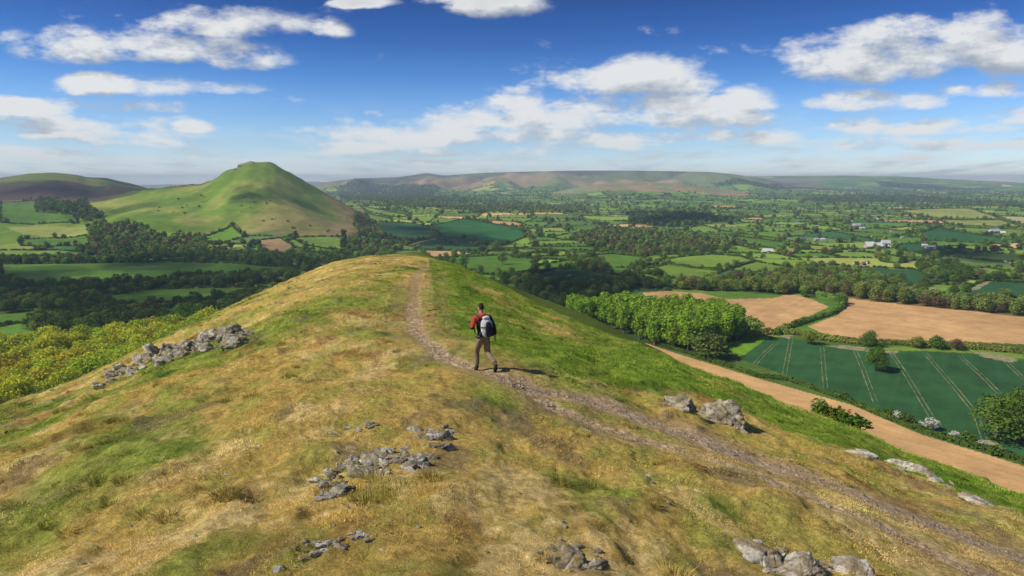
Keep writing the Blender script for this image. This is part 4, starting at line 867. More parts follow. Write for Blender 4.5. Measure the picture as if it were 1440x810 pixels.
cluster(14, along([(1205,642),(1260,655),(1320,675),(1345,690)], 3), 8, 18, 'small pale rock of the bright outcrop above the path', 'small rocks of the bright outcrop', (1,), 0.2, 0.4)
cluster(44, lambda: (RNG.uniform(300, 980), RNG.uniform(600, 805)), 4, 13, 'small half buried stone in the dry grass', 'half buried stones in the dry grass', (0, 1), 0, 0.5)
cluster(14, lambda: (RNG.uniform(700, 960), RNG.uniform(440, 545)), 3, 6, 'small pale stone on the green flank beyond the walker', 'pale stones on the green flank', (1,), 0, 0.6)
cluster(10, lambda: (RNG.uniform(60, 330), RNG.uniform(600, 800)), 5, 10, 'small stone on the rough left slope', 'small stones on the rough left slope', (0,), 0, 0.6)
# loose gravel on the two tracks
def along_path(line, n, spread):
    seg = RNG.integers(0, len(line)-1, n); Ls = np.hypot(*(line[1:]-line[:-1]).T); seg = RNG.choice(len(Ls), n, p=Ls/Ls.sum()); t = RNG.random(n)[:, None]; return line[seg]+(line[seg+1]-line[seg])*t+RNG.normal(size=(n, 2))*spread
g1 = along_path(PATH, 7000, 0.30); g2 = along_path(PATH2, 6000, 0.34); G = np.concatenate([g1, g2]); G = G[np.hypot(G[:, 0], G[:, 1]) > 2]; gz_ = near_h(G[:, 0], G[:, 1])-0.045
scatter('path_gravel', rock_mesh('path_gravel', 77, 1, (1, .8, .55), 2, 5, 0.1), np.column_stack([G, gz_]), RNG.uniform(0.008, 0.03, len(G))*(1+1.2*(RNG.random(len(G)) < .05)), label='loose gravel and small stones on the footpath')

for px, py, H, lab in ((341, 231, 9, 'dark crag on the left shoulder of the cone hill summit'), (352, 229, 7, 'small crag on the very top of the cone hill'), (333, 236, 6, 'lowest of the three crags on the cone hill summit')):
    p = vpts([(px, py+1.5)])[0]; o = bpy.data.objects.new('crag', RK[0][2]); COL.objects.link(o); o.location = (p[0], p[1], vz(*p)); o.scale = (H*1.9, H*1.2, H*1.1); tag(o, lab, 'rock')
# ------------------------------------------------------------------ the walker
def simple(name, col, rough=0.85, spec=0.2):
    m, nt, b = new_mat(name); b.inputs['Roughness'].default_value = rough; b.inputs['Specular IOR Level'].default_value = spec
    g_ = nd(nt, 'ShaderNodeTexCoord'); n_ = noise_node(nt, 9, 5, 0.65, g_.outputs['Object']); r_ = ramp(nt, n_.outputs['Fac'], [(0.3, tuple(v*0.75 for v in col)), (0.7, tuple(min(1, v*1.2) for v in col))]); nt.links.new(r_.outputs[0], b.inputs['Base Color'])
    n2 = noise_node(nt, 14, 4, 0.6, g_.outputs['Object']); bump_node(nt, n2.outputs['Fac'], 0.9, 0.05, b); return m
SKIN = simple('skin', (0.50, 0.28, 0.20), 0.6); RED = simple('red_jacket', (0.42, 0.055, 0.035)); BLACK = simple('black_jacket', (0.012, 0.014, 0.018)); KHAKI = simple('khaki_trousers', (0.24, 0.18, 0.11))
HAIR = simple('hair', (0.045, 0.025, 0.015)); BOOT = simple('boot_leather', (0.06, 0.055, 0.04)); PACKW = simple('pack_pale', (0.55, 0.56, 0.58)); PACKD = simple('pack_dark', (0.03, 0.035, 0.04)); SOLE = simple('boot_sole', (0.015, 0.015, 0.015))
def skinned(name, J, E, mats, parent, sub=2, root=0):
    me = bpy.data.meshes.new(name); me.from_pydata([j[:3] for j in J], E, []); o = bpy.data.objects.new(name, me); COL.objects.link(o)
    o.modifiers.new('s', 'SKIN'); sv = me.skin_vertices[0].data
    for i, j in enumerate(J): sv[i].radius = (j[3], j[4] if len(j) > 4 else j[3]); sv[i].use_root = i == root
    sb = o.modifiers.new('d', 'SUBSURF'); sb.levels = sub; sb.render_levels = sub
    dg = bpy.context.evaluated_depsgraph_get(); nm = bpy.data.meshes.new_from_object(o.evaluated_get(dg)); o.modifiers.clear(); o.data = nm
    nm.materials.clear()
    for m_ in mats: nm.materials.append(m_)
    for p in nm.polygons: p.use_smooth = True
    o.parent = parent; return o
wx_, wy_ = ground(681, 520); wz_ = float(near_h(np.array([wx_]), np.array([wy_]))[0])-0.04
walker = bpy.data.objects.new('person', None); COL.objects.link(walker); walker.location = (wx_, wy_, wz_); walker.rotation_euler = (R(-4), 0, R(22)); walker.empty_display_size = 0.2
tag(walker, 'person walking away on the path in red and black jacket, khaki trousers and boots', 'person')
J = [(0,0,.92,.09,.08),(0,.03,1.12,.09,.08),(0,.06,1.34,.11,.08),(0,.09,1.47,.06),(0,.10,1.54,.052),(0,.115,1.60,.066,.072),(0,.125,1.66,.083,.095),(0,.12,1.735,.055,.062),
     (-.19,.06,1.41,.05),(-.30,-.04,1.17,.04),(-.20,.19,1.17,.028),(-.16,.235,1.22,.03,.022),
     (.19,.05,1.41,.05),(.285,-.02,1.16,.04),(.32,-.03,.92,.028),(.325,-.01,.85,.022,.034),
     (-.10,0,.86,.08),(-.11,.24,.50,.055),(-.12,.22,.10,.038),(-.12,.36,.05,.032),
     (.10,0,.86,.08),(.12,.04,.47,.055),(.19,-.36,.25,.038),(.19,-.29,.09,.03)]
E = [(0,1),(1,2),(2,3),(3,4),(4,5),(5,6),(6,7),(2,8),(8,9),(9,10),(10,11),(2,12),(12,13),(13,14),(14,15),(0,16),(16,17),(17,18),(18,19),(0,20),(20,21),(21,22),(22,23)]
def fingers(i0, base, dirs):
    for (ox, oy, oz), (d1, d2, d3), L in dirs:
        n = len(J); p = np.array(base)+np.array((ox, oy, oz)); d = np.array((d1, d2, d3)); J.append((*p, .0085)); J.append((*(p+d*L*0.55), .008)); q = p+d*L*0.55+(d*0.8+np.array((-.5, .15, 0))*0.5)*L*0.45; J.append((*q, .0065)); E.extend([(i0, n), (n, n+1), (n+1, n+2)])
fingers(15, (.325,-.01,.815), [((0,.030,0),(0,.1,-1),.072),((.002,.010,-.004),(0,.03,-1),.082),((.002,-.010,-.002),(0,-.03,-1),.076),((0,-.030,.002),(0,-.12,-1),.060),((-.012,.038,.035),(-.25,.7,-.65),.055)])
fingers(11, (-.145,.25,1.24), [((0,.012,.025),(.8,.3,.4),.065),((0,.012,.008),(.85,.3,.3),.072),((0,.010,-.010),(.85,.3,.2),.068),((0,.006,-.026),(.8,.3,.1),.055),((-.012,-.004,.03),(.3,-.1,.95),.05)])
# ears and nose grow from the head
n = len(J); J += [(-.085,.105,1.655,.012,.02),(.085,.105,1.655,.012,.02),(0,.225,1.645,.013,.018)]; E += [(6,n),(6,n+1),(6,n+2)]
skinned('body', J, E, [SKIN], walker)
JJ = [(0,-.01,.80,.165,.145),(0,.02,1.10,.16,.135),(0,.05,1.30,.185,.14),(0,.07,1.43,.15,.11),(0,.085,1.505,.085,.08),(-.20,.06,1.40,.078),(-.315,-.05,1.16,.062),(-.215,.165,1.165,.045),(.20,.05,1.40,.078),(.295,-.02,1.16,.060),(.325,-.03,.93,.045)]
jk = skinned('jacket', JJ, [(0,1),(1,2),(2,3),(3,4),(3,5),(5,6),(6,7),(3,8),(8,9),(9,10)], [BLACK, RED], walker)
for p in jk.data.polygons:
    c = p.center
    if (c.x < -.15 and c.z > 1.19) or (c.z > 1.40 and c.x < .13): p.material_index = 1
hood = skinned('hood', [(-.08,.03,1.475,.045),(0,-.015,1.455,.06,.05),(.08,.03,1.475,.045),(.085,.10,1.50,.035),(-.085,.10,1.50,.035)], [(0,1),(1,2),(2,3),(0,4)], [RED], jk)
skinned('trousers', [(0,0,1.0,.15,.125),(0,0,.88,.158,.135),(-.10,.01,.80,.105),(-.115,.245,.50,.082),(-.12,.222,.11,.07),(.10,.01,.80,.105),(.12,.04,.475,.082),(.19,-.365,.245,.068)], [(0,1),(1,2),(2,3),(3,4),(1,5),(5,6),(6,7)], [KHAKI], walker)
for s_, A_ in (('l', [(-.12,.215,.16,.055),(-.12,.22,.07,.055),(-.12,.30,.055,.05,.042),(-.12,.39,.045,.042,.032)]), ('r', [(.19,-.355,.26,.055),(.19,-.375,.18,.055),(.19,-.31,.11,.05,.045),(.195,-.23,.055,.042,.034)])):
    bt = skinned('boot', A_, [(0,1),(1,2),(2,3)], [BOOT], walker)
    so_ = skinned('sole', [(a[0], a[1]+(-.0 if s_ == 'l' else -.03), a[2]-(.045 if s_ == 'l' else .04), .045, .02) for a in A_[1:]], [(0,1),(1,2)], [SOLE], bt)
hr = skinned('hair', [(0,.085,1.60,.062,.06),(0,.10,1.68,.092,.088),(0,.115,1.745,.068,.068),(0,.165,1.755,.045,.04)], [(0,1),(1,2),(2,3)], [HAIR], walker)
eyes = skinned('eye', [(-.035,.212,1.665,.010),(-.030,.214,1.665,.010)], [(0,1)], [HAIR], walker); skinned('eye', [(.035,.212,1.665,.010),(.030,.214,1.665,.010)], [(0,1)], [HAIR], walker)
pack = bpy.data.objects.new('backpack', None); COL.objects.link(pack); pack.location = walker.location; pack.rotation_euler = walker.rotation_euler; pack.empty_display_size = 0.2; pack.scale = (1.18, 1.05, 1.10); pack.location.z -= 0.17
tag(pack, 'tall pale grey rucksack with dark centre panel on the walker\'s back', 'backpack')
skinned('pack_body', [(.03,-.18,.98,.10,.075),(.03,-.20,1.12,.145,.10),(.03,-.19,1.30,.15,.105),(.03,-.15,1.44,.115,.085)], [(0,1),(1,2),(2,3)], [PACKW], pack)
skinned('dark_panel', [(.05,-.265,1.00,.07,.03),(.055,-.295,1.12,.095,.035),(.05,-.29,1.28,.09,.035),(.04,-.26,1.37,.05,.03)], [(0,1),(1,2),(2,3)], [PACKD], pack)
skinned('lid', [(-.06,-.17,1.43,.06,.05),(.03,-.18,1.46,.075,.06),(.12,-.17,1.43,.06,.05)], [(0,1),(1,2)], [PACKW], pack)
for sx_ in (-1, 1):
    skinned('side_pocket', [(.03+sx_*.125,-.19,1.0,.03,.05),(.03+sx_*.145,-.19,1.13,.025,.045)], [(0,1)], [PACKD], pack, 1)
    skinned('compression_strap', [(.03+sx_*.155,-.20,1.24,.008,.01),(.03+sx_*.10,-.305,1.25,.008,.01),(.03,-.325,1.25,.008,.01)], [(0,1),(1,2)], [PACKD], pack, 1)
    skinned('shoulder_strap', [(sx_*.10+.01,-.10,1.44,.022,.012),(sx_*.125,.04,1.505,.024,.012),(sx_*.13,.19,1.42,.022,.012),(sx_*.15,.20,1.20,.018,.01),(sx_*.16,.05,1.06,.014,.01),(sx_*.12,-.10,1.04,.012,.01)], [(0,1),(1,2),(2,3),(3,4),(4,5)], [PACKD], pack, 1)
skinned('hip_belt', [(-.09,-.14,1.0,.03,.015),(-.17,-.02,.99,.03,.012),(-.12,.13,.98,.025,.012),(0,.165,.98,.025,.012),(.12,.13,.98,.025,.012),(.17,-.02,.99,.03,.012),(.12,-.14,1.0,.03,.015)], [(i,i+1) for i in range(6)], [PACKD], pack, 1)
# ------------------------------------------------------------------ farms and far houses
def flat_mat(name, col):
    m, nt, b = new_mat(name); g_ = nd(nt, 'ShaderNodeNewGeometry'); n_ = noise_node(nt, 0.7, 4, 0.6, g_.outputs['Position']); r_ = ramp(nt, n_.outputs['Fac'], [(0.3, tuple(v*0.85 for v in col)), (0.7, tuple(min(1, v*1.1) for v in col))]); nt.links.new(r_.outputs[0], b.inputs['Base Color']); return m
MB = {k: flat_mat(k, c) for k, c in {'white_wall': (.62,.58,.50), 'brick_wall': (.36,.17,.11), 'stone_wall': (.42,.38,.31), 'sheet_roof': (.42,.43,.43), 'slate_roof': (.13,.13,.15), 'tile_roof': (.28,.13,.09), 'dark_opening': (.03,.03,.035), 'white_roof': (.62,.62,.60)}.items()}
def boxm(name, x0, x1, y0, y1, z0, z1, mat, parent):
    v = [(x, y, z) for z in (z0, z1) for x, y in ((x0, y0), (x1, y0), (x1, y1), (x0, y1))]; return link(mesh_from(name, v, [(3,2,1,0),(4,5,6,7),(0,1,5,4),(1,2,6,5),(2,3,7,6),(3,0,4,7)], smooth=False), name, MB[mat], parent)
def house(px, py, wpx, wall, roof, label, name='house', dep=0.55, hgt=0.42, yaw=None, group=None, detail=True, rise=0.26):
    p = vpts([(px, py)])[0]; r0 = math.hypot(*p); L = wpx/FPX*r0*0.8; D_ = L*dep; H = max(2.8, L*hgt*0.8); e = bpy.data.objects.new(name, None); COL.objects.link(e); e.location = (p[0], p[1], vz(*p)-0.3); e.rotation_euler = (0, 0, RNG.uniform(-.5, .5) if yaw is None else yaw)
    a, b_ = L/2, D_/2; g = H+D_*rise*1.5; o = 0.03*L
    v = [(-a,-b_,0),(a,-b_,0),(a,b_,0),(-a,b_,0),(-a,-b_,H),(a,-b_,H),(a,b_,H),(-a,b_,H),(-a,0,g),(a,0,g)]
    me = bpy.data.meshes.new('wall'); me.from_pydata(v, [], [(0,1,5,4),(2,3,7,6),(1,2,6,9,5),(3,0,4,8,7)]); link(me, 'wall', MB[wall], e)
    q = o; ov = D_*0.05+0.2; dz = (g-H)/b_*ov; th = 0.25
    v = [(-a-q,-b_-ov,H-dz+.05),(a+q,-b_-ov,H-dz+.05),(a+q,0,g+.05),(-a-q,0,g+.05),(a+q,b_+ov,H-dz+.05),(-a-q,b_+ov,H-dz+.05)]; v += [(x, y, z+th) for x, y, z in v]
    me = bpy.data.meshes.new('roof'); me.from_pydata(v, [], [(3,2,1,0),(5,4,2,3),(6,7,8,9),(9,8,10,11),(0,1,7,6),(4,5,11,10),(1,2,8,7),(2,4,10,8),(5,3,9,11),(3,0,6,9)]); rf = link(me, 'roof', MB[roof], e)
    if detail:
        if name == 'barn':
            boxm('door', -a*.25, a*.2, -b_-.08, -b_-.02, .3, H*.8, 'dark_opening', e); boxm('door', a*.5, a*.75, -b_-.08, -b_-.02, .3, H*.8, 'dark_opening', e)
        else:
            for fx in (-.6, -.2, .55):
                for fz in (.25, .62): boxm('window', a*fx-.5, a*fx+.5, -b_-.08, -b_-.02, H*fz, H*fz+1.2, 'dark_opening', e)
            boxm('door', a*.12, a*.12+1.0, -b_-.08, -b_-.02, .3, 2.3, 'dark_opening', e); boxm('chimney', a*.7, a*.7+.9, -.5, .5, g-.6, g+1.6, 'brick_wall', rf)
    return tag(e, label, 'barn' if name == 'barn' else 'house', group)
for a_ in [(1228,349,25,'stone_wall','white_roof','long white roofed farm barn, the brightest building of the valley','barn',.5,.2,.1), (1222,344.5,15,'brick_wall','white_roof','narrow barn directly behind the long white roofed barn','barn',.4,.25,.15),
    (1245,345.5,12,'white_wall','sheet_roof','short pale barn to the right of the long white roofed barn','barn',.9,.5,-.2), (1246,349,9,'stone_wall','white_roof','low white roofed shed in front of the short pale barn','barn',.8,.3,.2),
    (1079,355,17,'stone_wall','white_roof','white roofed barn among trees above the light green meadows','barn',.6,.2,.05), (1110,357,8,'brick_wall','tile_roof','red roofed house right of the white roofed barn among trees','house',.7,.5,None),
    (1001,331.5,9,'brick_wall','slate_roof','pinkish brick house standing out in the middle woods','house',.7,.6,None), (983,343,6,'white_wall','slate_roof','small white cottage at the lower edge of the middle woods','house',.7,.6,None), (913,336,4,'white_wall','tile_roof','tiny white cottage in the middle of the woods','house',.8,.7,None),
    (1205,319,14,'white_wall','sheet_roof','bluish white barn in the far farm group','barn',.5,.25,None), (1198,322,9,'white_wall','slate_roof','white house beside the bluish white far barn','house',.6,.5,None), (1212,323,7,'stone_wall','sheet_roof','grey roofed shed beside the bluish white far barn','barn',.6,.5,None),
    (1204,372,7,'white_wall','tile_roof','white cottage with red roof above the dark green field','house',.7,.6,None), (1214,373,7,'brick_wall','slate_roof','brick cottage beside the red roofed white cottage','house',.7,.6,None), (1220,371,5,'white_wall','slate_roof','small white shed at the end of the cottage row','house',.7,.6,None),
    (1308,349,14,'stone_wall','sheet_roof','long low grey farm shed right of the white farm','barn',.4,.22,None), (1300,347,8,'stone_wall','white_roof','pale shed beside the long low grey farm shed','barn',.6,.4,None), (1318,350,7,'stone_wall','slate_roof','slate roofed shed at the end of the low grey farm','barn',.6,.4,None),
    (1398,327.5,15,'white_wall','sheet_roof','pale farm building at the far edge of the green fields','barn',.5,.25,None), (1410,329,6,'white_wall','white_roof','little white shed beside the pale far farm building','barn',.7,.5,None), (1129,338,8,'white_wall','slate_roof','white farmhouse at the upper end of the bright meadow','house',.6,.5,None),
    (1148,338,7,'stone_wall','sheet_roof','grey barn next to the farmhouse by the bright meadow','barn',.6,.4,None), (1157,338,7,'white_wall','sheet_roof','white barn next to the farmhouse by the bright meadow','barn',.6,.4,None),
    (1168,371,6,'brick_wall','tile_roof','brick house half hidden behind the tree belt','house',.7,.6,None)]:
    house(a_[0], a_[1], a_[2], a_[3], a_[4], a_[5], a_[6], a_[7], a_[8], a_[9], None)
for i in range(46):
    px, py = ((RNG.uniform(470, 565), RNG.uniform(272, 283)), (RNG.uniform(640, 770), RNG.uniform(283, 300)), (RNG.uniform(1080, 1260), RNG.uniform(297, 325)), (RNG.uniform(880, 1400), RNG.uniform(285, 345)))[i % 4]
    k = i % 4; g_ = ('houses of the far town behind the cone shaped hill', 'houses of the far village at the foot of the moor', 'scattered houses across the far fields', 'lonely farmhouses dotted over the wide valley')[k]
    l_ = ('pale house in the far town behind the cone shaped hill', 'pale house in the far village at the foot of the moor', 'pale house scattered in the far fields beyond the white barns', 'lonely pale farmhouse dotted over the wide valley')[k]
    house(px, py, RNG.uniform(2.6, 4.4), ('white_wall', 'white_wall', 'stone_wall')[i % 3], ('slate_roof', 'tile_roof', 'sheet_roof')[i % 3], l_, 'house', .6, .5, None, g_, False)
# ------------------------------------------------------------------ unseen cumulus added outside the view to shade parts of the valley
m = bpy.data.materials.new('shade_cloud_vapour'); m.use_nodes = True; nt = m.node_tree; nt.nodes.clear(); out = nd(nt, 'ShaderNodeOutputMaterial'); t = nd(nt, 'ShaderNodeBsdfTransparent'); d = nd(nt, 'ShaderNodeBsdfDiffuse'); d.inputs[0].default_value = (.85, .86, .88, 1); tl = nd(nt, 'ShaderNodeBsdfTranslucent'); tl.inputs[0].default_value = (.8, .82, .85, 1)
m1 = nd(nt, 'ShaderNodeMixShader'); m1.inputs[0].default_value = .4; nt.links.new(d.outputs[0], m1.inputs[1]); nt.links.new(tl.outputs[0], m1.inputs[2]); m2 = nd(nt, 'ShaderNodeMixShader'); m2.inputs[0].default_value = .22; nt.links.new(t.outputs[0], m2.inputs[1]); nt.links.new(m1.outputs[0], m2.inputs[2]); nt.links.new(m2.outputs[0], out.inputs[0]); VAP = m
def cloud(pts, nb, rad, label, alt=1000):  # blobs put sunward of a ground outline so that it falls in shade
    P = vpts(pts); n = 0; V = []; F = []; import bmesh; bm = bmesh.new(); bmesh.ops.create_icosphere(bm, subdivisions=3, radius=1); bv = np.array([q.co[:] for q in bm.verts]); bf = np.array([[q.index for q in p.verts] for p in bm.faces]); bm.free()
    x0, y0 = P.min(0); x1, y1 = P.max(0); n_try = 0
    while n < nb:
        x, y = RNG.uniform(x0, x1), RNG.uniform(y0, y1)
        if not in_poly(np.array([x]), np.array([y]), P)[0]: continue
        r = rad*RNG.uniform(.5, 1.1); zg = vz(x, y); zz = alt+RNG.uniform(0, rad*.5); k = (zz-zg)/SUN_DIR[2]; c = np.array((x, y, zg))+SUN_DIR*k; n_try += 1
        if n_try > 4000: break
        if math.hypot(x, y) > 8000 or (abs(math.atan2(c[0], c[1])) < R(44) and math.atan2(c[2]-r, math.hypot(c[0], c[1])) < R(18)): continue
        q = bv*(1+0.35*vnoise(bv[:, 0]*2.5+n*3, bv[:, 1]*2.5+bv[:, 2]*2, 7))[:, None]*np.array((r, r, r*.5)); F.append(bf+n*len(bv)); V.append(q+c); n += 1
    o = link(mesh_from('cloud', np.concatenate(V), np.concatenate(F), 3), 'cloud', VAP); tag(o, label, 'cloud')
cloud([(-260,376),(0,380),(150,369),(250,367),(400,368),(470,374),(440,392),(380,410),(300,436),(240,452),(180,432),(60,432),(-260,445)], 36, 80, 'broad unseen cumulus added to shade the left valley')
cloud([(112,274),(150,268),(230,263),(267,266),(240,275),(200,290),(160,308),(120,318),(50,300),(50,287)], 34, 110, 'unseen cumulus added to shade the left slope of the cone shaped hill')
cloud([(0,262),(80,260),(140,266),(175,271),(120,277),(0,280)], 12, 130, 'farthest unseen cumulus, added to shade the long side hill')
cloud([(515,312),(600,320),(640,327),(720,345),(640,345),(560,343),(520,330)], 30, 75, 'small unseen cumulus added to shade the middle valley')
cloud([(700,388),(740,384),(800,380),(890,386),(905,400),(830,418),(790,435),(720,412)], 28, 50, 'small unseen cumulus added to shade the dark wood')
cloud([(885,298),(940,297),(1010,301),(1015,312),(950,318),(890,312)], 26, 110, 'unseen cumulus added to shade the land beyond the middle woods')
cloud([(1310,347),(1360,349),(1420,362),(1400,370),(1320,358)], 16, 50, 'unseen cumulus added to shade the land right of the white farm')
cloud([(330,268),(360,262),(400,275),(440,285),(400,290),(340,281)], 8, 45, 'unseen wisp of cumulus added to shade the cone shaped hill', 900)
# ------------------------------------------------------------------ the air
hz = link(mesh_from('haze', [(x, y, z) for z in (-330, 215) for x, y in ((-27000, -3000), (27000, -3000), (27000, 27500), (-27000, 27500))], [(3,2,1,0),(4,5,6,7),(0,1,5,4),(1,2,6,5),(2,3,7,6),(3,0,4,7)], smooth=False), 'haze')
m = bpy.data.materials.new('haze_air'); m.use_nodes = True; nt = m.node_tree; nt.nodes.clear(); out = nd(nt, 'ShaderNodeOutputMaterial'); pv = nd(nt, 'ShaderNodeVolumePrincipled'); pv.inputs['Color'].default_value = (0.64, 0.81, 1.0, 1); pv.inputs['Density'].default_value = 7.4e-5; pv.inputs['Anisotropy'].default_value = 0.1
nt.links.new(pv.outputs[0], out.inputs['Volume']); hz.data.materials.append(m); tag(hz, 'thin blue summer haze over the whole valley', None, None, 'stuff')
# ------------------------------------------------------------------ camera, light, sky
cam = bpy.data.cameras.new('camera'); cam.sensor_width = 36; cam.lens = 24; cam.clip_end = 60000; cam.clip_start = 0.1
co = bpy.data.objects.new('camera', cam); COL.objects.link(co); co.rotation_euler = (math.pi/2-PITCH, 0, 0); scene.camera = co
sun = bpy.data.lights.new('sun', 'SUN'); sun.energy = 4.6; sun.angle = R(0.53); sun.color = (1.0, 0.93, 0.82)
so = bpy.data.objects.new('sun', sun); COL.objects.link(so); so.rotation_euler = Vector(SUN_DIR).to_track_quat('Z', 'Y').to_euler()
w = bpy.data.worlds.new('World'); scene.world = w; w.use_nodes = True; nt = w.node_tree
bg = nt.nodes['Background']; bg.inputs['Strength'].default_value = 0.1
sky = nd(nt, 'ShaderNodeTexSky', sky_type='NISHITA'); sky.sun_disc = False; sky.sun_elevation = SUN_EL; sky.sun_rotation = SUN_AZ
sky.altitude = 300; sky.air_density = 1.0; sky.dust_density = 0.0; sky.ozone_density = 2.0
tc = nd(nt, 'ShaderNodeTexCoord'); sep = nd(nt, 'ShaderNodeSeparateXYZ'); nt.links.new(tc.outputs['Generated'], sep.inputs[0])
X, Y, Z = sep.outputs
Ys = mathn(nt, 'MAXIMUM', Y, 0.05)
U = mathn(nt, 'DIVIDE', X, Ys); Vv = mathn(nt, 'DIVIDE', Z, Ys)
CL = [  # photo px centre, half width, half height up, strength
 (215,72,185,26,1.0),(315,38,110,27,1.0),(350,85,60,20,.8),(178,125,112,18,1.0),(45,157,70,11,.9),(165,151,100,13,.8),(75,190,55,12,.85),(160,190,120,13,.6),(270,181,34,11,.95),
 (180,200,110,10,.5),(690,8,85,24,1.0),(520,3,40,10,.7),(15,50,30,10,.5),(470,45,25,12,.45),(300,125,60,9,.4),
 (880,120,155,34,1.05),(830,168,270,24,.95),(630,192,200,22,.95),(500,208,90,12,.8),(100,175,150,16,.75),(60,150,110,12,.9),(1330,205,150,12,.6),(900,196,180,12,.7),(900,150,170,26,1.0),(1045,142,60,24,1.0),(640,172,150,24,.95),(560,190,130,18,.85),(730,150,90,14,.8),(760,192,110,16,.7),
 (1250,88,200,42,1.1),(1360,50,110,28,.9),(1420,85,90,40,1.0),(1220,145,100,17,.8),(1400,128,70,16,.8),(1300,180,150,15,.95),(1420,168,70,14,.9),
 (1010,192,40,11,.9),(1075,195,60,13,.9),(900,205,80,9,.6),(700,215,120,9,.55),(470,213,60,8,.6),(1130,228,60,5,.6),(1290,222,80,7,.6),(60,218,90,10,.5),(210,226,80,6,.5),(640,232,160,6,.4)]
def density(nt, u, v, dv):
    vv = mathn(nt, 'ADD', v, dv) if dv else v
    # perspective stretched noise: distance of the cloud layer grows towards the horizon
    vz = mathn(nt, 'ADD', mathn(nt, 'MAXIMUM', vv, 0.0), 0.10)
    px = mathn(nt, 'DIVIDE', u, vz); py = mathn(nt, 'DIVIDE', 0.5, vz)
    cmb = nd(nt, 'ShaderNodeCombineXYZ'); nt.links.new(px, cmb.inputs[0]); nt.links.new(py, cmb.inputs[1])
    mp = nd(nt, 'ShaderNodeCombineXYZ'); nt.links.new(mathn(nt, 'MULTIPLY', u, 7.0), mp.inputs[0]); nt.links.new(mathn(nt, 'MULTIPLY', vv, 15.0), mp.inputs[1])
    nA = noise_node(nt, 1.0, 10, 0.62, mp.outputs[0]); nB = noise_node(nt, 1.7, 7, 0.6, cmb.outputs[0])
    # warp for the ellipses
    su = mathn(nt, 'ADD', u, mathn(nt, 'MULTIPLY', mathn(nt, 'SUBTRACT', nA.outputs['Fac'], 0.5), 0.10))
    best = None; bd = None
    for (cx, cy, hx, hy, s) in CL:
        dx, dy, dz = ray(cx, cy); cu, cv = float(dx/dy), float(dz/dy)
        a = mathn(nt, 'MULTIPLY', mathn(nt, 'SUBTRACT', su, cu), FPX/hx*0.98)
        q = mathn(nt, 'SUBTRACT', vv, cv)
        up = mathn(nt, 'MULTIPLY', q, FPX/hy*0.9); dn = mathn(nt, 'MULTIPLY', q, -FPX/hy*1.5)
        e = mathn(nt, 'MAXIMUM', up, dn)
        d2 = mathn(nt, 'MULTIPLY_ADD', a, a, mathn(nt, 'MULTIPLY', e, e))
        mm = mathn(nt, 'MULTIPLY_ADD', d2, -0.85*s, s)
        best = mm if best is None else mathn(nt, 'MAXIMUM', best, mm)
    best = mathn(nt, 'MAXIMUM', best, -0.6)
    # faint thin puffs near the horizon
    base = mathn(nt, 'MULTIPLY_ADD', mathn(nt, 'SUBTRACT', nA.outputs['Fac'], 0.5), 3.4, mathn(nt, 'MULTIPLY', best, 0.75))
    return mathn(nt, 'MULTIPLY_ADD', mathn(nt, 'SUBTRACT', nB.outputs['Fac'], 0.5), 1.5, base), nB
d0, nB = density(nt, U, Vv, 0.0)
d1, _ = density(nt, mathn(nt, 'ADD', U, -0.012), Vv, 0.026)
front = mathn(nt, 'GREATER_THAN', Y, 0.05)
mr = nd(nt, 'ShaderNodeMapRange', interpolation_type='SMOOTHSTEP'); nt.links.new(d0, mr.inputs[0]); mr.inputs[1].default_value = -0.04; mr.inputs[2].default_value = 0.72
cov = mathn(nt, 'MULTIPLY', mr.outputs[0], 0.93)
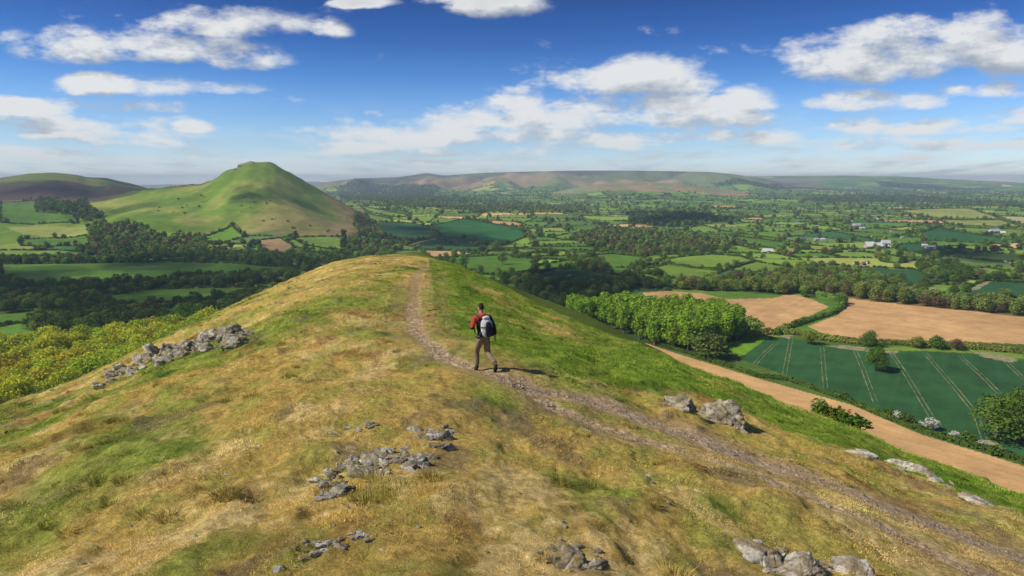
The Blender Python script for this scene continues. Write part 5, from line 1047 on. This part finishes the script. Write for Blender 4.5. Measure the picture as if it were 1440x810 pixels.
# thin veil low down
veil = nd(nt, 'ShaderNodeMapRange', interpolation_type='SMOOTHSTEP'); nt.links.new(Vv, veil.inputs[0]); veil.inputs[1].default_value = 0.13; veil.inputs[2].default_value = 0.0; veil.inputs[3].default_value = 0; veil.inputs[4].default_value = 1
vn = nd(nt, 'ShaderNodeMapRange', interpolation_type='SMOOTHSTEP'); nt.links.new(nB.outputs['Fac'], vn.inputs[0]); vn.inputs[1].default_value = 0.42; vn.inputs[2].default_value = 0.72
cov = mathn(nt, 'MAXIMUM', cov, mathn(nt, 'MULTIPLY', mathn(nt, 'MULTIPLY', veil.outputs[0], vn.outputs[0]), 0.75))
cov = mathn(nt, 'MULTIPLY', cov, front)
lit = mathn(nt, 'MULTIPLY_ADD', mathn(nt, 'SUBTRACT', d0, d1), 1.0, 0.44, clamp=True)
thick = nd(nt, 'ShaderNodeMapRange'); nt.links.new(d0, thick.inputs[0]); thick.inputs[1].default_value = 0.3; thick.inputs[2].default_value = 1.3; thick.inputs[3].default_value = 0.12; thick.inputs[4].default_value = -0.16
hi = nd(nt, 'ShaderNodeMapRange'); nt.links.new(Vv, hi.inputs[0]); hi.inputs[1].default_value = 0.05; hi.inputs[2].default_value = 0.25; hi.inputs[3].default_value = 0.48; hi.inputs[4].default_value = -0.08
lit = mathn(nt, 'ADD', mathn(nt, 'ADD', lit, thick.outputs[0]), hi.outputs[0], clamp=True)
ccol = ramp(nt, lit, [(0.0, (2.5, 2.85, 3.3)), (0.4, (3.9, 4.25, 4.65)), (0.75, (5.9, 6.1, 6.2)), (1.0, (7.7, 7.7, 7.5))])
SKY_TINT = [(0.0, (1.6, 1.7, 1.75)), (0.02, (1.0, 1.13, 1.42)), (0.046, (.76, .944, 1.27)), (0.075, (.61, .854, 1.24)), (0.108, (.455, .728, 1.175)), (0.143, (.264, .549, 1.01)), (0.19, (.136, .349, .775)), (0.238, (.085, .243, .59)), (0.5, (.25, .38, .6)), (1.0, (.6, .68, .75))]
zr = ramp(nt, mathn(nt, 'MAXIMUM', Z, 0.0), SKY_TINT)
base_sky = mixc(nt, 'MULTIPLY', 1.0, sky.outputs[0], zr.outputs[0])
nt.links.new(mixc(nt, 'MIX', cov, base_sky, ccol.outputs[0]), bg.inputs['Color'])
scene.view_settings.view_transform = 'Standard'; scene.view_settings.look = 'None'; scene.view_settings.exposure = 0.18; scene.view_settings.gamma = 1
scene.cycles.volume_bounces = 0; scene.cycles.max_bounces = 5; scene.cycles.transparent_max_bounces = 24
scene.cycles.use_denoising = True
